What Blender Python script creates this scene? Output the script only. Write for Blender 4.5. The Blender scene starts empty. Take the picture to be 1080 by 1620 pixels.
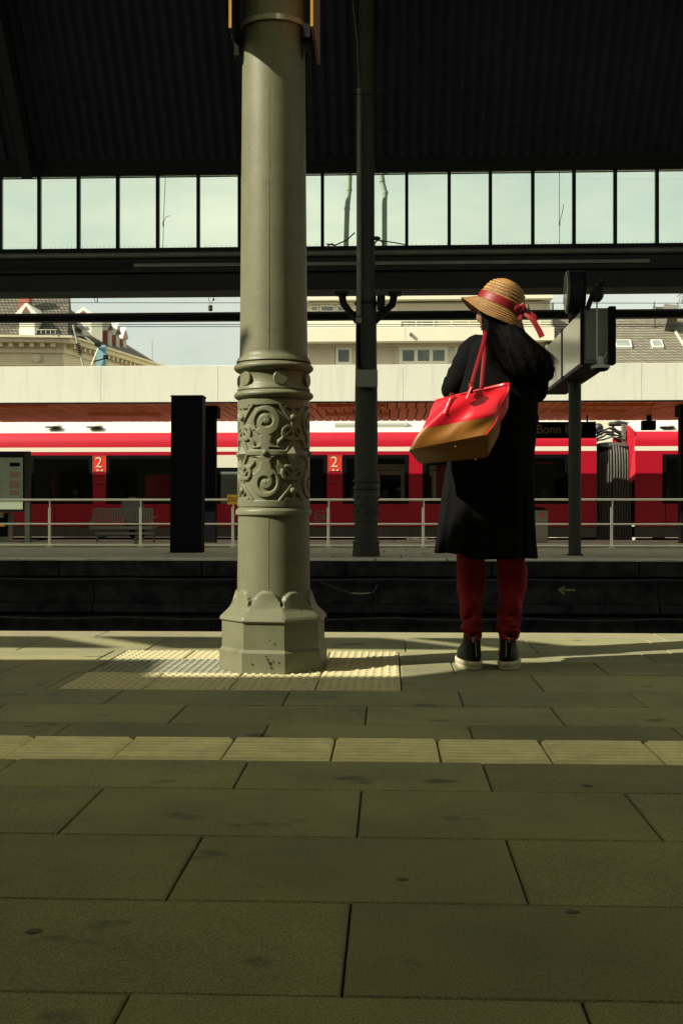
import bpy, math, random
import numpy as np
from mathutils import Vector, noise as mn
random.seed(7)
S = bpy.context.scene
COL = S.collection
PI = math.pi
rad = math.radians
# ------------------------------------------------------------------ camera, world, sun, exposure
F, CX, CY, CH = 1820.0, 540.0, 808.0, 0.673
TH = math.atan(76 / F)
cam = bpy.data.cameras.new('camera'); camo = bpy.data.objects.new('camera', cam); COL.objects.link(camo)
cam.sensor_fit = 'VERTICAL'; cam.sensor_height = 36; cam.lens = F / 1620 * 36
cam.shift_y = -2 / 1620; cam.clip_start = .05; cam.clip_end = 3000
camo.location = (0, 0, CH); camo.rotation_euler = (rad(90), 0, TH)
S.camera = camo
SAZ, SEL = rad(65), rad(38)            # sun: azimuth to the left of straight behind the camera, elevation
SD = Vector((-math.sin(SAZ) * math.cos(SEL), -math.cos(SAZ) * math.cos(SEL), math.sin(SEL)))
sun = bpy.data.lights.new('sun', 'SUN'); sun.energy = 5.0; sun.angle = rad(.5); sun.color = (1, .93, .74)
suno = bpy.data.objects.new('sun', sun); COL.objects.link(suno)
suno.rotation_euler = SD.to_track_quat('Z', 'Y').to_euler()
W = bpy.data.worlds.new('World'); S.world = W; W.use_nodes = True
nt = W.node_tree; nt.nodes.clear(); N = nt.nodes.new; L = nt.links.new
wo = N('ShaderNodeOutputWorld'); bg = N('ShaderNodeBackground'); bg.inputs[1].default_value = .088
sky = N('ShaderNodeTexSky'); sky.sky_type = 'NISHITA'; sky.sun_disc = False
sky.sun_elevation = SEL; sky.sun_rotation = math.atan2(SD.x, SD.y); sky.air_density = 1.2; sky.dust_density = 2.5
tc = N('ShaderNodeTexCoord'); mp = N('ShaderNodeMapping'); mp.inputs['Scale'].default_value = (1, 1, 2.6)
cn = N('ShaderNodeTexNoise'); cn.inputs['Scale'].default_value = 3.2; cn.inputs['Detail'].default_value = 6; cn.inputs['Roughness'].default_value = .55
cr = N('ShaderNodeMapRange'); cr.inputs[1].default_value = .33; cr.inputs[2].default_value = .62; cr.inputs[3].default_value = .45; cr.inputs[4].default_value = 1.0
cn2 = N('ShaderNodeTexNoise'); cn2.inputs['Scale'].default_value = 7; cn2.inputs['Detail'].default_value = 5
cc = N('ShaderNodeMix'); cc.data_type = 'RGBA'; cc.inputs[6].default_value = (3.5, 3.9, 3.35, 1); cc.inputs[7].default_value = (6.6, 6.4, 5.3, 1)
tint = N('ShaderNodeMix'); tint.data_type = 'RGBA'; tint.blend_type = 'MULTIPLY'; tint.inputs[0].default_value = 1; tint.inputs[7].default_value = (.95, 1, .82, 1)
mx = N('ShaderNodeMix'); mx.data_type = 'RGBA'
L(tc.outputs['Generated'], mp.inputs[0]); L(mp.outputs[0], cn.inputs[0]); L(mp.outputs[0], cn2.inputs[0])
L(cn.outputs[0], cr.inputs[0]); L(cr.outputs[0], mx.inputs[0]); L(cn2.outputs[0], cc.inputs[0])
L(sky.outputs[0], tint.inputs[6]); L(tint.outputs[2], mx.inputs[6]); L(cc.outputs[2], mx.inputs[7])
L(mx.outputs[2], bg.inputs[0]); L(bg.outputs[0], wo.inputs[0])
S.view_settings.view_transform = 'Standard'; S.view_settings.look = 'None'
S.view_settings.gamma = 1; S.view_settings.exposure = .9; S.view_settings.use_curve_mapping = False

def at(px, py, Y):
    u = (px - CX) / F; v = (CY - py) / F
    t = Y / (math.cos(TH) + u * math.sin(TH))
    return Vector((t * (u * math.cos(TH) - math.sin(TH)), Y, CH + v * t))
def X(px, Y): return at(px, CY, Y).x
def Z(py, Y, px=560): return at(px, py, Y).z

# ------------------------------------------------------------------ materials
def mat(name, col, rough=.6, metal=0, n=None, bump=0, bs=60, world=False, rnd=0, spec=.5, coat=0, extra=None):
    """n = (scale, colour2, lo, hi) noise mix"""
    m = bpy.data.materials.new(name); m.use_nodes = True; t = m.node_tree; b = t.nodes['Principled BSDF']
    b.inputs['Base Color'].default_value = (*col, 1); b.inputs['Roughness'].default_value = rough
    b.inputs['Metallic'].default_value = metal; b.inputs['Specular IOR Level'].default_value = spec
    b.inputs['Coat Weight'].default_value = coat; b.inputs['Coat Roughness'].default_value = .12
    nn, ll = t.nodes.new, t.links.new
    if world: vec = nn('ShaderNodeNewGeometry').outputs['Position']
    else: vec = nn('ShaderNodeTexCoord').outputs['Object']
    cur = None
    if n:
        nx = nn('ShaderNodeTexNoise'); nx.inputs['Scale'].default_value = n[0]; nx.inputs['Detail'].default_value = 8; nx.inputs['Roughness'].default_value = .65
        ll(vec, nx.inputs[0]); r = nn('ShaderNodeMapRange'); r.inputs[1].default_value = n[2]; r.inputs[2].default_value = n[3]; ll(nx.outputs[0], r.inputs[0])
        mi = nn('ShaderNodeMix'); mi.data_type = 'RGBA'; mi.inputs[6].default_value = (*col, 1); mi.inputs[7].default_value = (*n[1], 1)
        ll(r.outputs[0], mi.inputs[0]); cur = mi.outputs[2]
        rr = nn('ShaderNodeMapRange'); rr.inputs[3].default_value = rough * .88; rr.inputs[4].default_value = min(1, rough * 1.15); ll(nx.outputs[0], rr.inputs[0]); ll(rr.outputs[0], b.inputs['Roughness'])
    if extra:
        cur = extra(t, vec, cur, b)
    if rnd:
        oi = nn('ShaderNodeObjectInfo'); r2 = nn('ShaderNodeMapRange'); r2.inputs[3].default_value = 1 - rnd; r2.inputs[4].default_value = 1 + rnd
        ll(oi.outputs['Random'], r2.inputs[0]); hs = nn('ShaderNodeHueSaturation'); ll(r2.outputs[0], hs.inputs['Value'])
        if cur: ll(cur, hs.inputs['Color'])
        else: hs.inputs['Color'].default_value = (*col, 1)
        cur = hs.outputs[0]
    if cur: ll(cur, b.inputs['Base Color'])
    if bump:
        nb = nn('ShaderNodeTexNoise'); nb.inputs['Scale'].default_value = bs; nb.inputs['Detail'].default_value = 5; ll(vec, nb.inputs[0])
        bp = nn('ShaderNodeBump'); bp.inputs['Strength'].default_value = bump; bp.inputs['Distance'].default_value = .01
        ll(nb.outputs[0], bp.inputs['Height']); ll(bp.outputs[0], b.inputs['Normal'])
    return m
def stains(scale, col, lo, hi, sx=1, sy=1):
    def f(t, vec, cur, b):
        nn, ll = t.nodes.new, t.links.new
        m_ = nn('ShaderNodeMapping'); m_.inputs['Scale'].default_value = (sx, sy, 1); ll(vec, m_.inputs[0])
        nx = nn('ShaderNodeTexNoise'); nx.inputs['Scale'].default_value = scale; nx.inputs['Detail'].default_value = 4; ll(m_.outputs[0], nx.inputs[0])
        # fine aggregate speckle
        sp = nn('ShaderNodeTexNoise'); sp.inputs['Scale'].default_value = 300; sp.inputs['Detail'].default_value = 3; ll(vec, sp.inputs[0])
        sr = nn('ShaderNodeMapRange'); sr.inputs[1].default_value = .35; sr.inputs[2].default_value = .68; sr.inputs[3].default_value = .66; sr.inputs[4].default_value = 1.45; ll(sp.outputs[0], sr.inputs[0])
        r = nn('ShaderNodeMapRange'); r.inputs[1].default_value = lo; r.inputs[2].default_value = hi; ll(nx.outputs[0], r.inputs[0])
        mi = nn('ShaderNodeMix'); mi.data_type = 'RGBA'; ll(r.outputs[0], mi.inputs[0]); mi.inputs[7].default_value = (*col, 1)
        if cur: ll(cur, mi.inputs[6])
        else: mi.inputs[6].default_value = b.inputs['Base Color'].default_value
        h = nn('ShaderNodeHueSaturation'); ll(sr.outputs[0], h.inputs['Value']); ll(mi.outputs[2], h.inputs['Color'])
        return h.outputs[0]
    return f
def paintwear(t, vec, cur, b):
    nn, ll = t.nodes.new, t.links.new
    out = cur
    for sc_, lo_, hi_, c_ in ((9, .64, .72, (.095, .09, .055, 1)), (34, .70, .73, (.05, .035, .02, 1))):
        nx = nn('ShaderNodeTexNoise'); nx.inputs['Scale'].default_value = sc_; nx.inputs['Detail'].default_value = 6; ll(vec, nx.inputs[0])
        r = nn('ShaderNodeMapRange'); r.inputs[1].default_value = lo_; r.inputs[2].default_value = hi_; ll(nx.outputs[0], r.inputs[0])
        mi = nn('ShaderNodeMix'); mi.data_type = 'RGBA'; ll(r.outputs[0], mi.inputs[0]); ll(out, mi.inputs[6]); mi.inputs[7].default_value = c_; out = mi.outputs[2]
    return out
def waves(scale, col, axis='Z', amt=.6, dist=0):
    def f(t, vec, cur, b):
        nn, ll = t.nodes.new, t.links.new
        w = nn('ShaderNodeTexWave'); w.bands_direction = axis; w.inputs['Scale'].default_value = scale; w.inputs['Distortion'].default_value = dist; ll(vec, w.inputs[0])
        mu = nn('ShaderNodeMath'); mu.operation = 'MULTIPLY'; mu.inputs[1].default_value = amt; ll(w.outputs['Fac'], mu.inputs[0])
        mi = nn('ShaderNodeMix'); mi.data_type = 'RGBA'; ll(mu.outputs[0], mi.inputs[0]); mi.inputs[7].default_value = (*col, 1)
        if cur: ll(cur, mi.inputs[6])
        else: mi.inputs[6].default_value = b.inputs['Base Color'].default_value
        return mi.outputs[2]
    return f
def bricks(sx, sy, c1, c2, cm, vert=True, mort=.02, w=.5, h=.25):
    """tiles or coursed bricks for surfaces too far away to build piece by piece"""
    def f(t, vec, cur, b):
        nn, ll = t.nodes.new, t.links.new
        sep = nn('ShaderNodeSeparateXYZ'); ll(vec, sep.inputs[0]); cb = nn('ShaderNodeCombineXYZ')
        a = nn('ShaderNodeMath'); a.operation = 'ADD'; ll(sep.outputs[0], a.inputs[0])
        if vert: ll(sep.outputs[1], a.inputs[1])
        else: a.inputs[1].default_value = 0
        ll(a.outputs[0], cb.inputs[0]); ll(sep.outputs[2], cb.inputs[1])
        bt = nn('ShaderNodeTexBrick'); bt.inputs['Scale'].default_value = sx; bt.inputs['Mortar Size'].default_value = mort
        bt.inputs['Brick Width'].default_value = w; bt.inputs['Row Height'].default_value = h
        bt.inputs['Color1'].default_value = (*c1, 1); bt.inputs['Color2'].default_value = (*c2, 1); bt.inputs['Mortar'].default_value = (*cm, 1)
        ll(cb.outputs[0], bt.inputs[0]); return bt.outputs[0]
    return f
def glass(name, tintc=(.93, 1, .94), dark=0, rough=.02):
    m = bpy.data.materials.new(name); m.use_nodes = True; t = m.node_tree; t.nodes.clear(); nn, ll = t.nodes.new, t.links.new
    o = nn('ShaderNodeOutputMaterial'); tr = nn('ShaderNodeBsdfTransparent'); tr.inputs[0].default_value = (*[c * (1 - dark) for c in tintc], 1)
    gl = nn('ShaderNodeBsdfGlossy'); gl.inputs['Roughness'].default_value = rough; gl.inputs[0].default_value = (.9, .95, .9, 1)
    fr = nn('ShaderNodeFresnel'); fr.inputs[0].default_value = 1.4; mi = nn('ShaderNodeMixShader')
    ll(fr.outputs[0], mi.inputs[0]); ll(tr.outputs[0], mi.inputs[1]); ll(gl.outputs[0], mi.inputs[2]); ll(mi.outputs[0], o.inputs[0]); return m
m_trans = bpy.data.materials.new('fill_light_sheet'); m_trans.use_nodes = True; _t = m_trans.node_tree; _t.nodes.clear()  # for panels added out of view to spread warm fill light
_o = _t.nodes.new('ShaderNodeOutputMaterial'); _a = _t.nodes.new('ShaderNodeBsdfTranslucent'); _b = _t.nodes.new('ShaderNodeBsdfDiffuse'); _m = _t.nodes.new('ShaderNodeMixShader')
_a.inputs[0].default_value = (.95, .92, .52, 1); _b.inputs[0].default_value = (.6, .55, .35, 1); _m.inputs[0].default_value = .12
_t.links.new(_a.outputs[0], _m.inputs[1]); _t.links.new(_b.outputs[0], _m.inputs[2]); _t.links.new(_m.outputs[0], _o.inputs[0])
def weave(t, vec, cur, b): return cur

def streaks(t, vec, cur, b):
    nn, ll = t.nodes.new, t.links.new
    m_ = nn('ShaderNodeMapping'); m_.inputs['Scale'].default_value = (3.5, 3.5, .35); ll(vec, m_.inputs[0])
    nx = nn('ShaderNodeTexNoise'); nx.inputs['Scale'].default_value = 3; nx.inputs['Detail'].default_value = 6; ll(m_.outputs[0], nx.inputs[0])
    r = nn('ShaderNodeMapRange'); r.inputs[1].default_value = .5; r.inputs[2].default_value = .8; r.inputs[4].default_value = .35; ll(nx.outputs[0], r.inputs[0])
    mi = nn('ShaderNodeMix'); mi.data_type = 'RGBA'; ll(r.outputs[0], mi.inputs[0]); ll(cur, mi.inputs[6]); mi.inputs[7].default_value = (.42, .40, .31, 1); return mi.outputs[2]
m_slab = mat('concrete_slab', (.225, .212, .10), .86, n=(1.6, (.145, .145, .082), .35, .65), bump=.25, bs=300, world=True, rnd=.15, extra=stains(3.4, (.07, .07, .045), .64, .70, 1, 1.6))
m_joint = mat('joint_dirt', (.02, .02, .014), .95, n=(30, (.045, .045, .03), .4, .6), bump=.5, bs=120, world=True)
m_guide = mat('guide_concrete', (.84, .77, .46), .8, n=(9, (.62, .57, .34), .35, .7), bump=.15, bs=200, world=True, rnd=.06)
m_stud = mat('stud_concrete', (.44, .40, .22), .8, n=(12, (.46, .41, .25), .35, .7), bump=.3, bs=200, world=True, rnd=.05)
m_plate = mat('steel_plate', (.26, .26, .19), .7, .1, n=(14, (.17, .17, .125), .35, .7), bump=.2, bs=90, world=True)
m_cope = mat('coping_concrete', (.23, .215, .12), .85, n=(6, (.17, .16, .095), .35, .7), bump=.4, bs=200, world=True, rnd=.07, extra=stains(4, (.08, .08, .06), .66, .75))
m_farslab = mat('far_paving', (.30, .285, .19), .85, n=(3, (.2, .19, .13), .35, .7), bump=.3, bs=80, world=True, rnd=.1)
m_farcope = mat('far_coping', (.52, .50, .38), .85, n=(3, (.36, .35, .26), .35, .7), world=True, rnd=.06)
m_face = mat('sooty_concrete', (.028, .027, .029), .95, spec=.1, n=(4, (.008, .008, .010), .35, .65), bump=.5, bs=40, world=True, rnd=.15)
m_ballast = mat('ballast', (.09, .075, .06), .95, n=(25, (.03, .027, .024), .35, .65), bump=1, bs=40, world=True)
m_rail = mat('rail_steel', (.18, .12, .09), .5, .7, n=(20, (.08, .05, .04), .4, .6))
m_iron = mat('cast_iron_paint', (.135, .136, .08), .46, n=(7, (.104, .106, .064), .3, .7), bump=.1, bs=140, spec=.28, extra=paintwear)
m_iron2 = mat('dark_column_paint', (.034, .036, .025), .6, spec=.2, n=(5, (.024, .026, .018), .3, .7), bump=.1, bs=90)
m_dark = mat('dark_steel', (.009, .0095, .011), .7, spec=.15, n=(5, (.007, .007, .007), .3, .7), bump=.1, bs=40)
m_girder = mat('girder_paint', (.018, .020, .019), .75, spec=.2, n=(3, (.015, .015, .013), .3, .7), bump=.1, bs=30)
m_gutter = mat('gutter_zinc', (.15, .15, .10), .5, .3, n=(3, (.08, .08, .06), .3, .7))
m_corr = mat('corrugated_sheet', (.026, .028, .036), .85, n=(.8, (.017, .018, .024), .3, .7), spec=.15)
m_black = mat('black_panel', (.003, .003, .005), .7, spec=.08)
m_white = mat('canopy_fascia_white', (.71, .72, .62), .5, n=(.7, (.66, .67, .575), .3, .7), extra=streaks)
m_soffit = mat('soffit_orange_red', (.97, .30, .12), .5, n=(2.5, (.85, .23, .09), .3, .75), world=True, rnd=.12)
m_red = mat('train_red', (.45, .007, .026), .4, n=(1.5, (.38, .006, .02), .3, .7), coat=.15, spec=.3)
m_stripe = mat('train_stripe', (.72, .68, .56), .35)
m_roofg = mat('train_roof_grey', (.56, .57, .50), .5, n=(1, (.46, .47, .42), .3, .7))
m_skirt = mat('train_skirt_grey', (.13, .13, .10), .6, n=(2, (.08, .08, .065), .3, .7))
m_under = mat('underframe_black', (.008, .008, .009), .9, spec=.1)
m_rubber = mat('bellows_rubber', (.07, .065, .05), .6, n=(10, (.035, .033, .028), .3, .7))
m_cable = mat('cable_rubber', (.02, .02, .02), .5)
m_interior = mat('train_interior', (.12, .12, .10), .8)
m_cream = mat('door_frame_cream', (.70, .71, .58), .5)
m_redint = mat('interior_red_door', (.55, .02, .02), .5)
m_steel = mat('railing_steel', (.92, .88, .68), .3, 0, spec=.8)
m_bench = mat('bench_metal', (.17, .18, .15), .45, .4)
m_yellow = mat('yellow_sign', (.90, .52, .03), .5)
m_yel2 = mat('dim_yellow_edge', (.36, .19, .02), .6)
m_ink = mat('sign_ink', (.14, .05, .01), .6)
m_board = mat('notice_board', (.30, .36, .25), .4, n=(3, (.24, .30, .2), .3, .7))
m_paper = mat('notice_paper', (.30, .18, .12), .6)
m_letter = mat('grey_letters', (.20, .20, .18), .5)
m_cletter = mat('cream_letters', (.72, .60, .42), .5)
m_sq = mat('class_square_red', (.75, .04, .02), .4)
m_steelbox = mat('sheet_box', (.14, .14, .105), .6)
m_housing = mat('housing_paint', (.10, .105, .08), .5, n=(4, (.075, .08, .06), .3, .7))
m_lamp = mat('dish_paint', (.32, .33, .27), .5)
m_opal = mat('display_glass', (.50, .52, .43), .15, spec=.8)
m_insul = mat('insulator_brown', (.09, .07, .05), .3)
m_blue = mat('mast_blue', (.17, .33, .38), .6)
m_orange = mat('sign_plate_orange', (.16, .06, .015), .6)
m_gold = mat('brass', (.8, .55, .18), .25, 1)
m_cornice = mat('stucco_cream', (.66, .60, .42), .85, n=(1.5, (.56, .5, .35), .3, .7))
m_tile = mat('clay_roof_tiles', (.1, .1, .08), .8, extra=bricks(1, 1, (.17, .15, .095), (.085, .078, .05), (.03, .028, .02), mort=.03, w=.15, h=.13))
m_tile2 = mat('grey_roof_tiles', (.1, .1, .08), .8, extra=bricks(1, 1, (.22, .195, .135), (.14, .125, .09), (.06, .055, .04), mort=.025, w=.20, h=.13))
m_chim = mat('chimney_brick', (.34, .11, .06), .85, n=(4, (.25, .08, .05), .3, .7))
m_apart = mat('apartment_render', (.70, .68, .53), .8, n=(.6, (.62, .60, .47), .3, .7))
m_beige = mat('blind_beige', (.52, .46, .33), .8, extra=waves(9, (.42, .37, .27), 'Z', .5))
m_winf = mat('window_frame_white', (.72, .71, .6), .5)
m_wing = mat('window_dark_glass', (.12, .16, .15), .08, spec=.9, n=(1.2, (.2, .24, .21), .4, .6))
m_gum = mat('old_gum', (.075, .07, .045), .9)
m_gable = mat('gable_brown', (.17, .10, .065), .8)
m_bark = mat('plant_green', (.05, .09, .03), .8)
m_grnd = mat('ground_gravel', (.12, .11, .09), .95, n=(2, (.07, .065, .055), .3, .7))
m_bwall = mat('station_wall', (.12, .11, .085), .9, n=(2, (.09, .08, .06), .3, .7), bump=.3)
m_glass = glass('clerestory_glass', (.94, .99, .93))
m_tglass = glass('train_window_glass', (.86, .9, .86), .05)
m_coat = mat('black_wool', (.0045, .0045, .005), .95, n=(16, (.007, .007, .0075), .3, .7), bump=.3, bs=250, spec=.03)
m_hair = mat('black_hair', (.0055, .005, .0048), .8, n=(30, (.003, .003, .003), .4, .6), bump=.6, bs=60, spec=.03)
m_skin = mat('skin', (.17, .085, .052), .5)
m_lips = mat('lips', (.14, .035, .03), .4)
m_trous = mat('red_trousers', (.22, .005, .015), .85, n=(40, (.15, .004, .010), .3, .7), bump=.3, bs=300, spec=.25)
m_boot = mat('black_leather', (.004, .004, .005), .36, bump=.15, bs=120, spec=.14)
m_sole = mat('cream_sole', (.44, .40, .28), .7, n=(30, (.32, .29, .2), .35, .7))
m_straw = mat('straw', (.38, .205, .05), .6, n=(17, (.24, .115, .03), .42, .62), bump=.5, bs=160)
m_straw2 = mat('straw_seam', (.12, .055, .015), .7, n=(26, (.10, .045, .015), .42, .64))
m_ribbon = mat('red_ribbon', (.17, .006, .008), .5, spec=.3)
m_strap = mat('strap_leather', (.17, .007, .010), .55, spec=.15)
m_bagred = mat('red_leather', (.66, .010, .025), .38, n=(5, (.50, .008, .02), .3, .7), bump=.12, bs=60, spec=.4, coat=.08)
m_bagbrown = mat('brown_leather', (.27, .108, .012), .45, n=(3, (.20, .078, .009), .3, .7), bump=.06, bs=120)
m_shirt = mat('plaid_shirt', (.22, .27, .27), .8, extra=waves(14, (.05, .06, .07), 'X', .8))
m_spray = mat('green_spray_paint', (.12, .17, .05), .8)
m_litter = mat('white_paper', (.6, .6, .52), .7)
m_wire = mat('wire', (.015, .015, .015), .9, spec=.05)
m_pipe = mat('downpipe_zinc', (.28, .33, .25), .6, n=(4, (.2, .24, .18), .3, .7))


class MB:
    def __init__(s): s.v = []; s.f = []; s.mi = []; s.cur = 0
    def add(s, vs, fs):
        o = len(s.v); s.v += [tuple(v) for v in vs]; s.f += [tuple(i + o for i in f) for f in fs]; s.mi += [s.cur] * len(fs); return s
    def box(s, x0, x1, y0, y1, z0, z1, bev=0):
        if bev:
            b = bev; vs = []
            for z, k in ((z0, 0), (z0 + b, 1), (z1 - b, 1), (z1, 0)):
                i = 0 if k else b
                vs += [(x0 + i, y0 + i, z), (x1 - i, y0 + i, z), (x1 - i, y1 - i, z), (x0 + i, y1 - i, z)]
            fs = [(3, 2, 1, 0), (12, 13, 14, 15)]
            for r in range(3):
                for c in range(4): a = r * 4 + c; b2 = r * 4 + (c + 1) % 4; fs.append((a, b2, b2 + 4, a + 4))
            return s.add(vs, fs)
        vs = [(x0, y0, z0), (x1, y0, z0), (x1, y1, z0), (x0, y1, z0), (x0, y0, z1), (x1, y0, z1), (x1, y1, z1), (x0, y1, z1)]
        return s.add(vs, [(3, 2, 1, 0), (4, 5, 6, 7), (0, 1, 5, 4), (1, 2, 6, 5), (2, 3, 7, 6), (3, 0, 4, 7)])
    def prism(s, pts, off):
        """pts: planar polygon, off: extrusion vector"""
        n = len(pts); off = Vector(off); a = [Vector(p) for p in pts]; b = [p + off for p in a]
        fs = [tuple(range(n))[::-1], tuple(range(n, 2 * n))] + [(i, (i + 1) % n, n + (i + 1) % n, n + i) for i in range(n)]
        return s.add(a + b, fs)
    def loft(s, rings, cap=True, closed=True):
        n = len(rings[0]); vs = [p for r in rings for p in r]; fs = []
        for i in range(len(rings) - 1):
            for j in range(n if closed else n - 1):
                a = i * n + j; b = i * n + (j + 1) % n; fs.append((a, b, b + n, a + n))
        if cap and closed: fs.append(tuple(range(n))[::-1]); fs.append(tuple(range(len(vs) - n, len(vs))))
        return s.add(vs, fs)
    def tube(s, pts, r, seg=8, cap=True, flat=None):
        pts = [Vector(p) for p in pts]; rs = r if isinstance(r, (list, tuple)) else [r] * len(pts); rings = []
        ref = None
        for i, p in enumerate(pts):
            d = (pts[min(i + 1, len(pts) - 1)] - pts[max(i - 1, 0)]).normalized()
            if ref is None: ref = Vector((0, 0, 1)) if abs(d.z) < .9 else Vector((0, 1, 0))
            a = d.cross(ref); a = a.normalized() if a.length > 1e-6 else d.orthogonal().normalized(); b = d.cross(a).normalized(); ref = -b if False else ref
            fa, fb = (1, 1) if flat is None else flat
            rings.append([p + (a * math.cos(2 * PI * k / seg) * fa + b * math.sin(2 * PI * k / seg) * fb) * rs[i] for k in range(seg)])
        return s.loft(rings, cap)
    def lathe(s, prof, c=(0, 0, 0), seg=32, cap=True, ph=0):
        return s.loft([[(c[0] + r * math.cos(2 * PI * k / seg + ph), c[1] + r * math.sin(2 * PI * k / seg + ph), c[2] + z) for k in range(seg)] for r, z in prof], cap)
    def sphere(s, c, r, seg=12, rings=8, sc=(1, 1, 1)):
        prof = [[(c[0] + sc[0] * r * math.sin(PI * i / rings) * math.cos(2 * PI * k / seg), c[1] + sc[1] * r * math.sin(PI * i / rings) * math.sin(2 * PI * k / seg), c[2] - sc[2] * r * math.cos(PI * i / rings)) for k in range(seg)] for i in range(1, rings)]
        return s.loft(prof, True)
    def mesh(s, name, m, org=(0, 0, 0), smooth=False):
        me = bpy.data.meshes.new(name); o = org
        me.from_pydata([(v[0] - o[0], v[1] - o[1], v[2] - o[2]) for v in s.v], [], s.f)
        ms = m if isinstance(m, (list, tuple)) else [m]
        for q in ms: me.materials.append(q)
        if len(ms) > 1: me.polygons.foreach_set('material_index', s.mi)
        me.polygons.foreach_set('use_smooth', [bool(smooth)] * len(me.polygons))
        if smooth and smooth != 2:
            try: me.set_sharp_from_angle(angle=rad(smooth if smooth is not True else 40))
            except Exception: pass
        me.update(); return me
def worg(p):
    v = Vector((0, 0, 0))
    while p: v = v + p.location; p = p.parent
    return v
def link(o, parent=None):
    COL.objects.link(o)
    if parent: o.parent = parent
    return o
def tag(o, label=None, cat=None, group=None, kind=None):
    if label: o['label'] = label
    if cat: o['category'] = cat
    if group: o['group'] = group
    if kind: o['kind'] = kind
    return o
def obj(name, mb, m, parent=None, smooth=False, label=None, kind=None):
    o = bpy.data.objects.new(name, mb.mesh(name, m, worg(parent), smooth)); link(o, parent)
    return tag(o, label=label, kind=kind)
def meshobj(name, me, parent, loc, label=None):
    o = bpy.data.objects.new(name, me); link(o, parent); o.location = Vector(loc) - worg(parent)
    if label: o['label'] = label
    return o
def thing(name, label, cat, loc, group=None, kind=None):
    o = bpy.data.objects.new(name, None); o.location = loc; COL.objects.link(o); o.empty_display_size = .2
    return tag(o, label, cat, group, kind)
def copy_tree(o, parent=None):
    c = o.copy(); COL.objects.link(c); c.parent = parent
    for ch in list(o.children): copy_tree(ch, c)
    return c
def text(name, body, size, m, parent, loc, ext=.002, align='LEFT', sx=1):
    cu = bpy.data.curves.new('t', 'FONT'); cu.body = body; cu.size = size; cu.extrude = ext; cu.align_x = align
    t = bpy.data.objects.new('t', cu); COL.objects.link(t)
    me = bpy.data.meshes.new_from_object(t.evaluated_get(bpy.context.evaluated_depsgraph_get()))
    bpy.data.objects.remove(t); me.name = name
    for v in me.vertices: x, y, z = v.co; v.co = (x * sx, -z, y)
    me.materials.clear(); me.materials.append(m)
    return meshobj(name, me, parent, loc)
def sm(a, b, x):
    t = max(0, min(1, (x - a) / (b - a))); return t * t * (3 - 2 * t)

# ------------------------------------------------------------------ ground, track pit, sky stays in the world
g = MB(); g.add([(-1500, 60, -1.35), (1500, 60, -1.35), (1500, 2500, -1.35), (-1500, 2500, -1.35)], [(0, 1, 2, 3)])
g.add([(-1500, -600, -1.35), (1500, -600, -1.35), (1500, 60, -1.35), (-1500, 60, -1.35)], [(0, 1, 2, 3)])
obj('ground', g, m_grnd, kind='structure')
g = MB(); g.box(-40, 40, 6.3, 15.9, -1.3, -1.05); g.box(-40, 40, 26.6, 31.4, -1.3, -1.05); obj('track_bed', g, m_ballast, kind='structure')
for i, (yc, rise) in enumerate(((8.1, 0), (12.6, 0), (28.9, 0))):
    t = thing('railway_track', ['rusty rail pair on ballast nearest the front platform edge', 'rusty rail pair on ballast under the far platform edge', 'rusty rail pair on ballast beneath the red train'][i], 'track', (0, yc, -1.05), 'tracks in the station')
    for d in (-.72, .72):
        r = MB(); r.box(-40, 40, yc + d - .07, yc + d + .07, -.98, -.965); r.box(-40, 40, yc + d - .012, yc + d + .012, -.965, -.86); r.box(-40, 40, yc + d - .035, yc + d + .035, -.86, -.82)
        obj('rail', r, m_rail, t)
    sm_ = MB().box(-.13, .13, -1.25, 1.25, -.04, .03, .01).mesh('sleeper', m_face)
    for k in range(30): meshobj('sleeper', sm_, t, (-9 + k * .62, yc, -1.02))

# ------------------------------------------------------------------ near platform, slab by slab
np_ = MB(); np_.box(-40, 40, -14, 6.34, -1.3, -.022); np_.box(-40, -4.2, -14, 6.36, -.022, -.002); np_.box(5.2, 40, -14, 6.36, -.022, -.002); np_.box(-4.2, 5.2, -14, -.38, -.022, -.002)
NPF = obj('platform', np_, m_joint, kind='structure')
def slabmesh(w, d, h=.026, bev=.004):
    vs = [(-w / 2, -d / 2, -h), (w / 2, -d / 2, -h), (w / 2, d / 2, -h), (-w / 2, d / 2, -h)]
    vs += [(x, y, -bev) for x, y, _ in vs[:4]]; vs += [(x * (1 - 2 * bev / w), y * (1 - 2 * bev / d), 0) for x, y, _ in vs[:4]]
    return vs, [(0, 1, 5, 4), (1, 2, 6, 5), (2, 3, 7, 6), (3, 0, 4, 7), (4, 5, 9, 8), (5, 6, 10, 9), (6, 7, 11, 10), (7, 4, 8, 11), (8, 9, 10, 11)]
_cache = {}
def slab(x0, x1, y0, y1, m, name='paving_slab', gap=.0045, parent=None, z=0):
    w, d = round(x1 - x0 - gap, 3), round(y1 - y0 - gap * .7, 3); key = (w, d, m.name)
    if key not in _cache: _cache[key] = MB().add(*slabmesh(w, d)).mesh(name, m)
    o = meshobj(name, _cache[key], parent or NPF, ((x0 + x1) / 2, (y0 + y1) / 2, z + random.uniform(-.0012, .0012)))
    o.rotation_euler = (random.uniform(-.0016, .0016), random.uniform(-.0016, .0016), random.uniform(-.0015, .0015)); return o
PW = .626
AX0, AX1, AY0, AY1 = -1.26, .045, 4.30, 5.5        # studded field round the column
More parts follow.
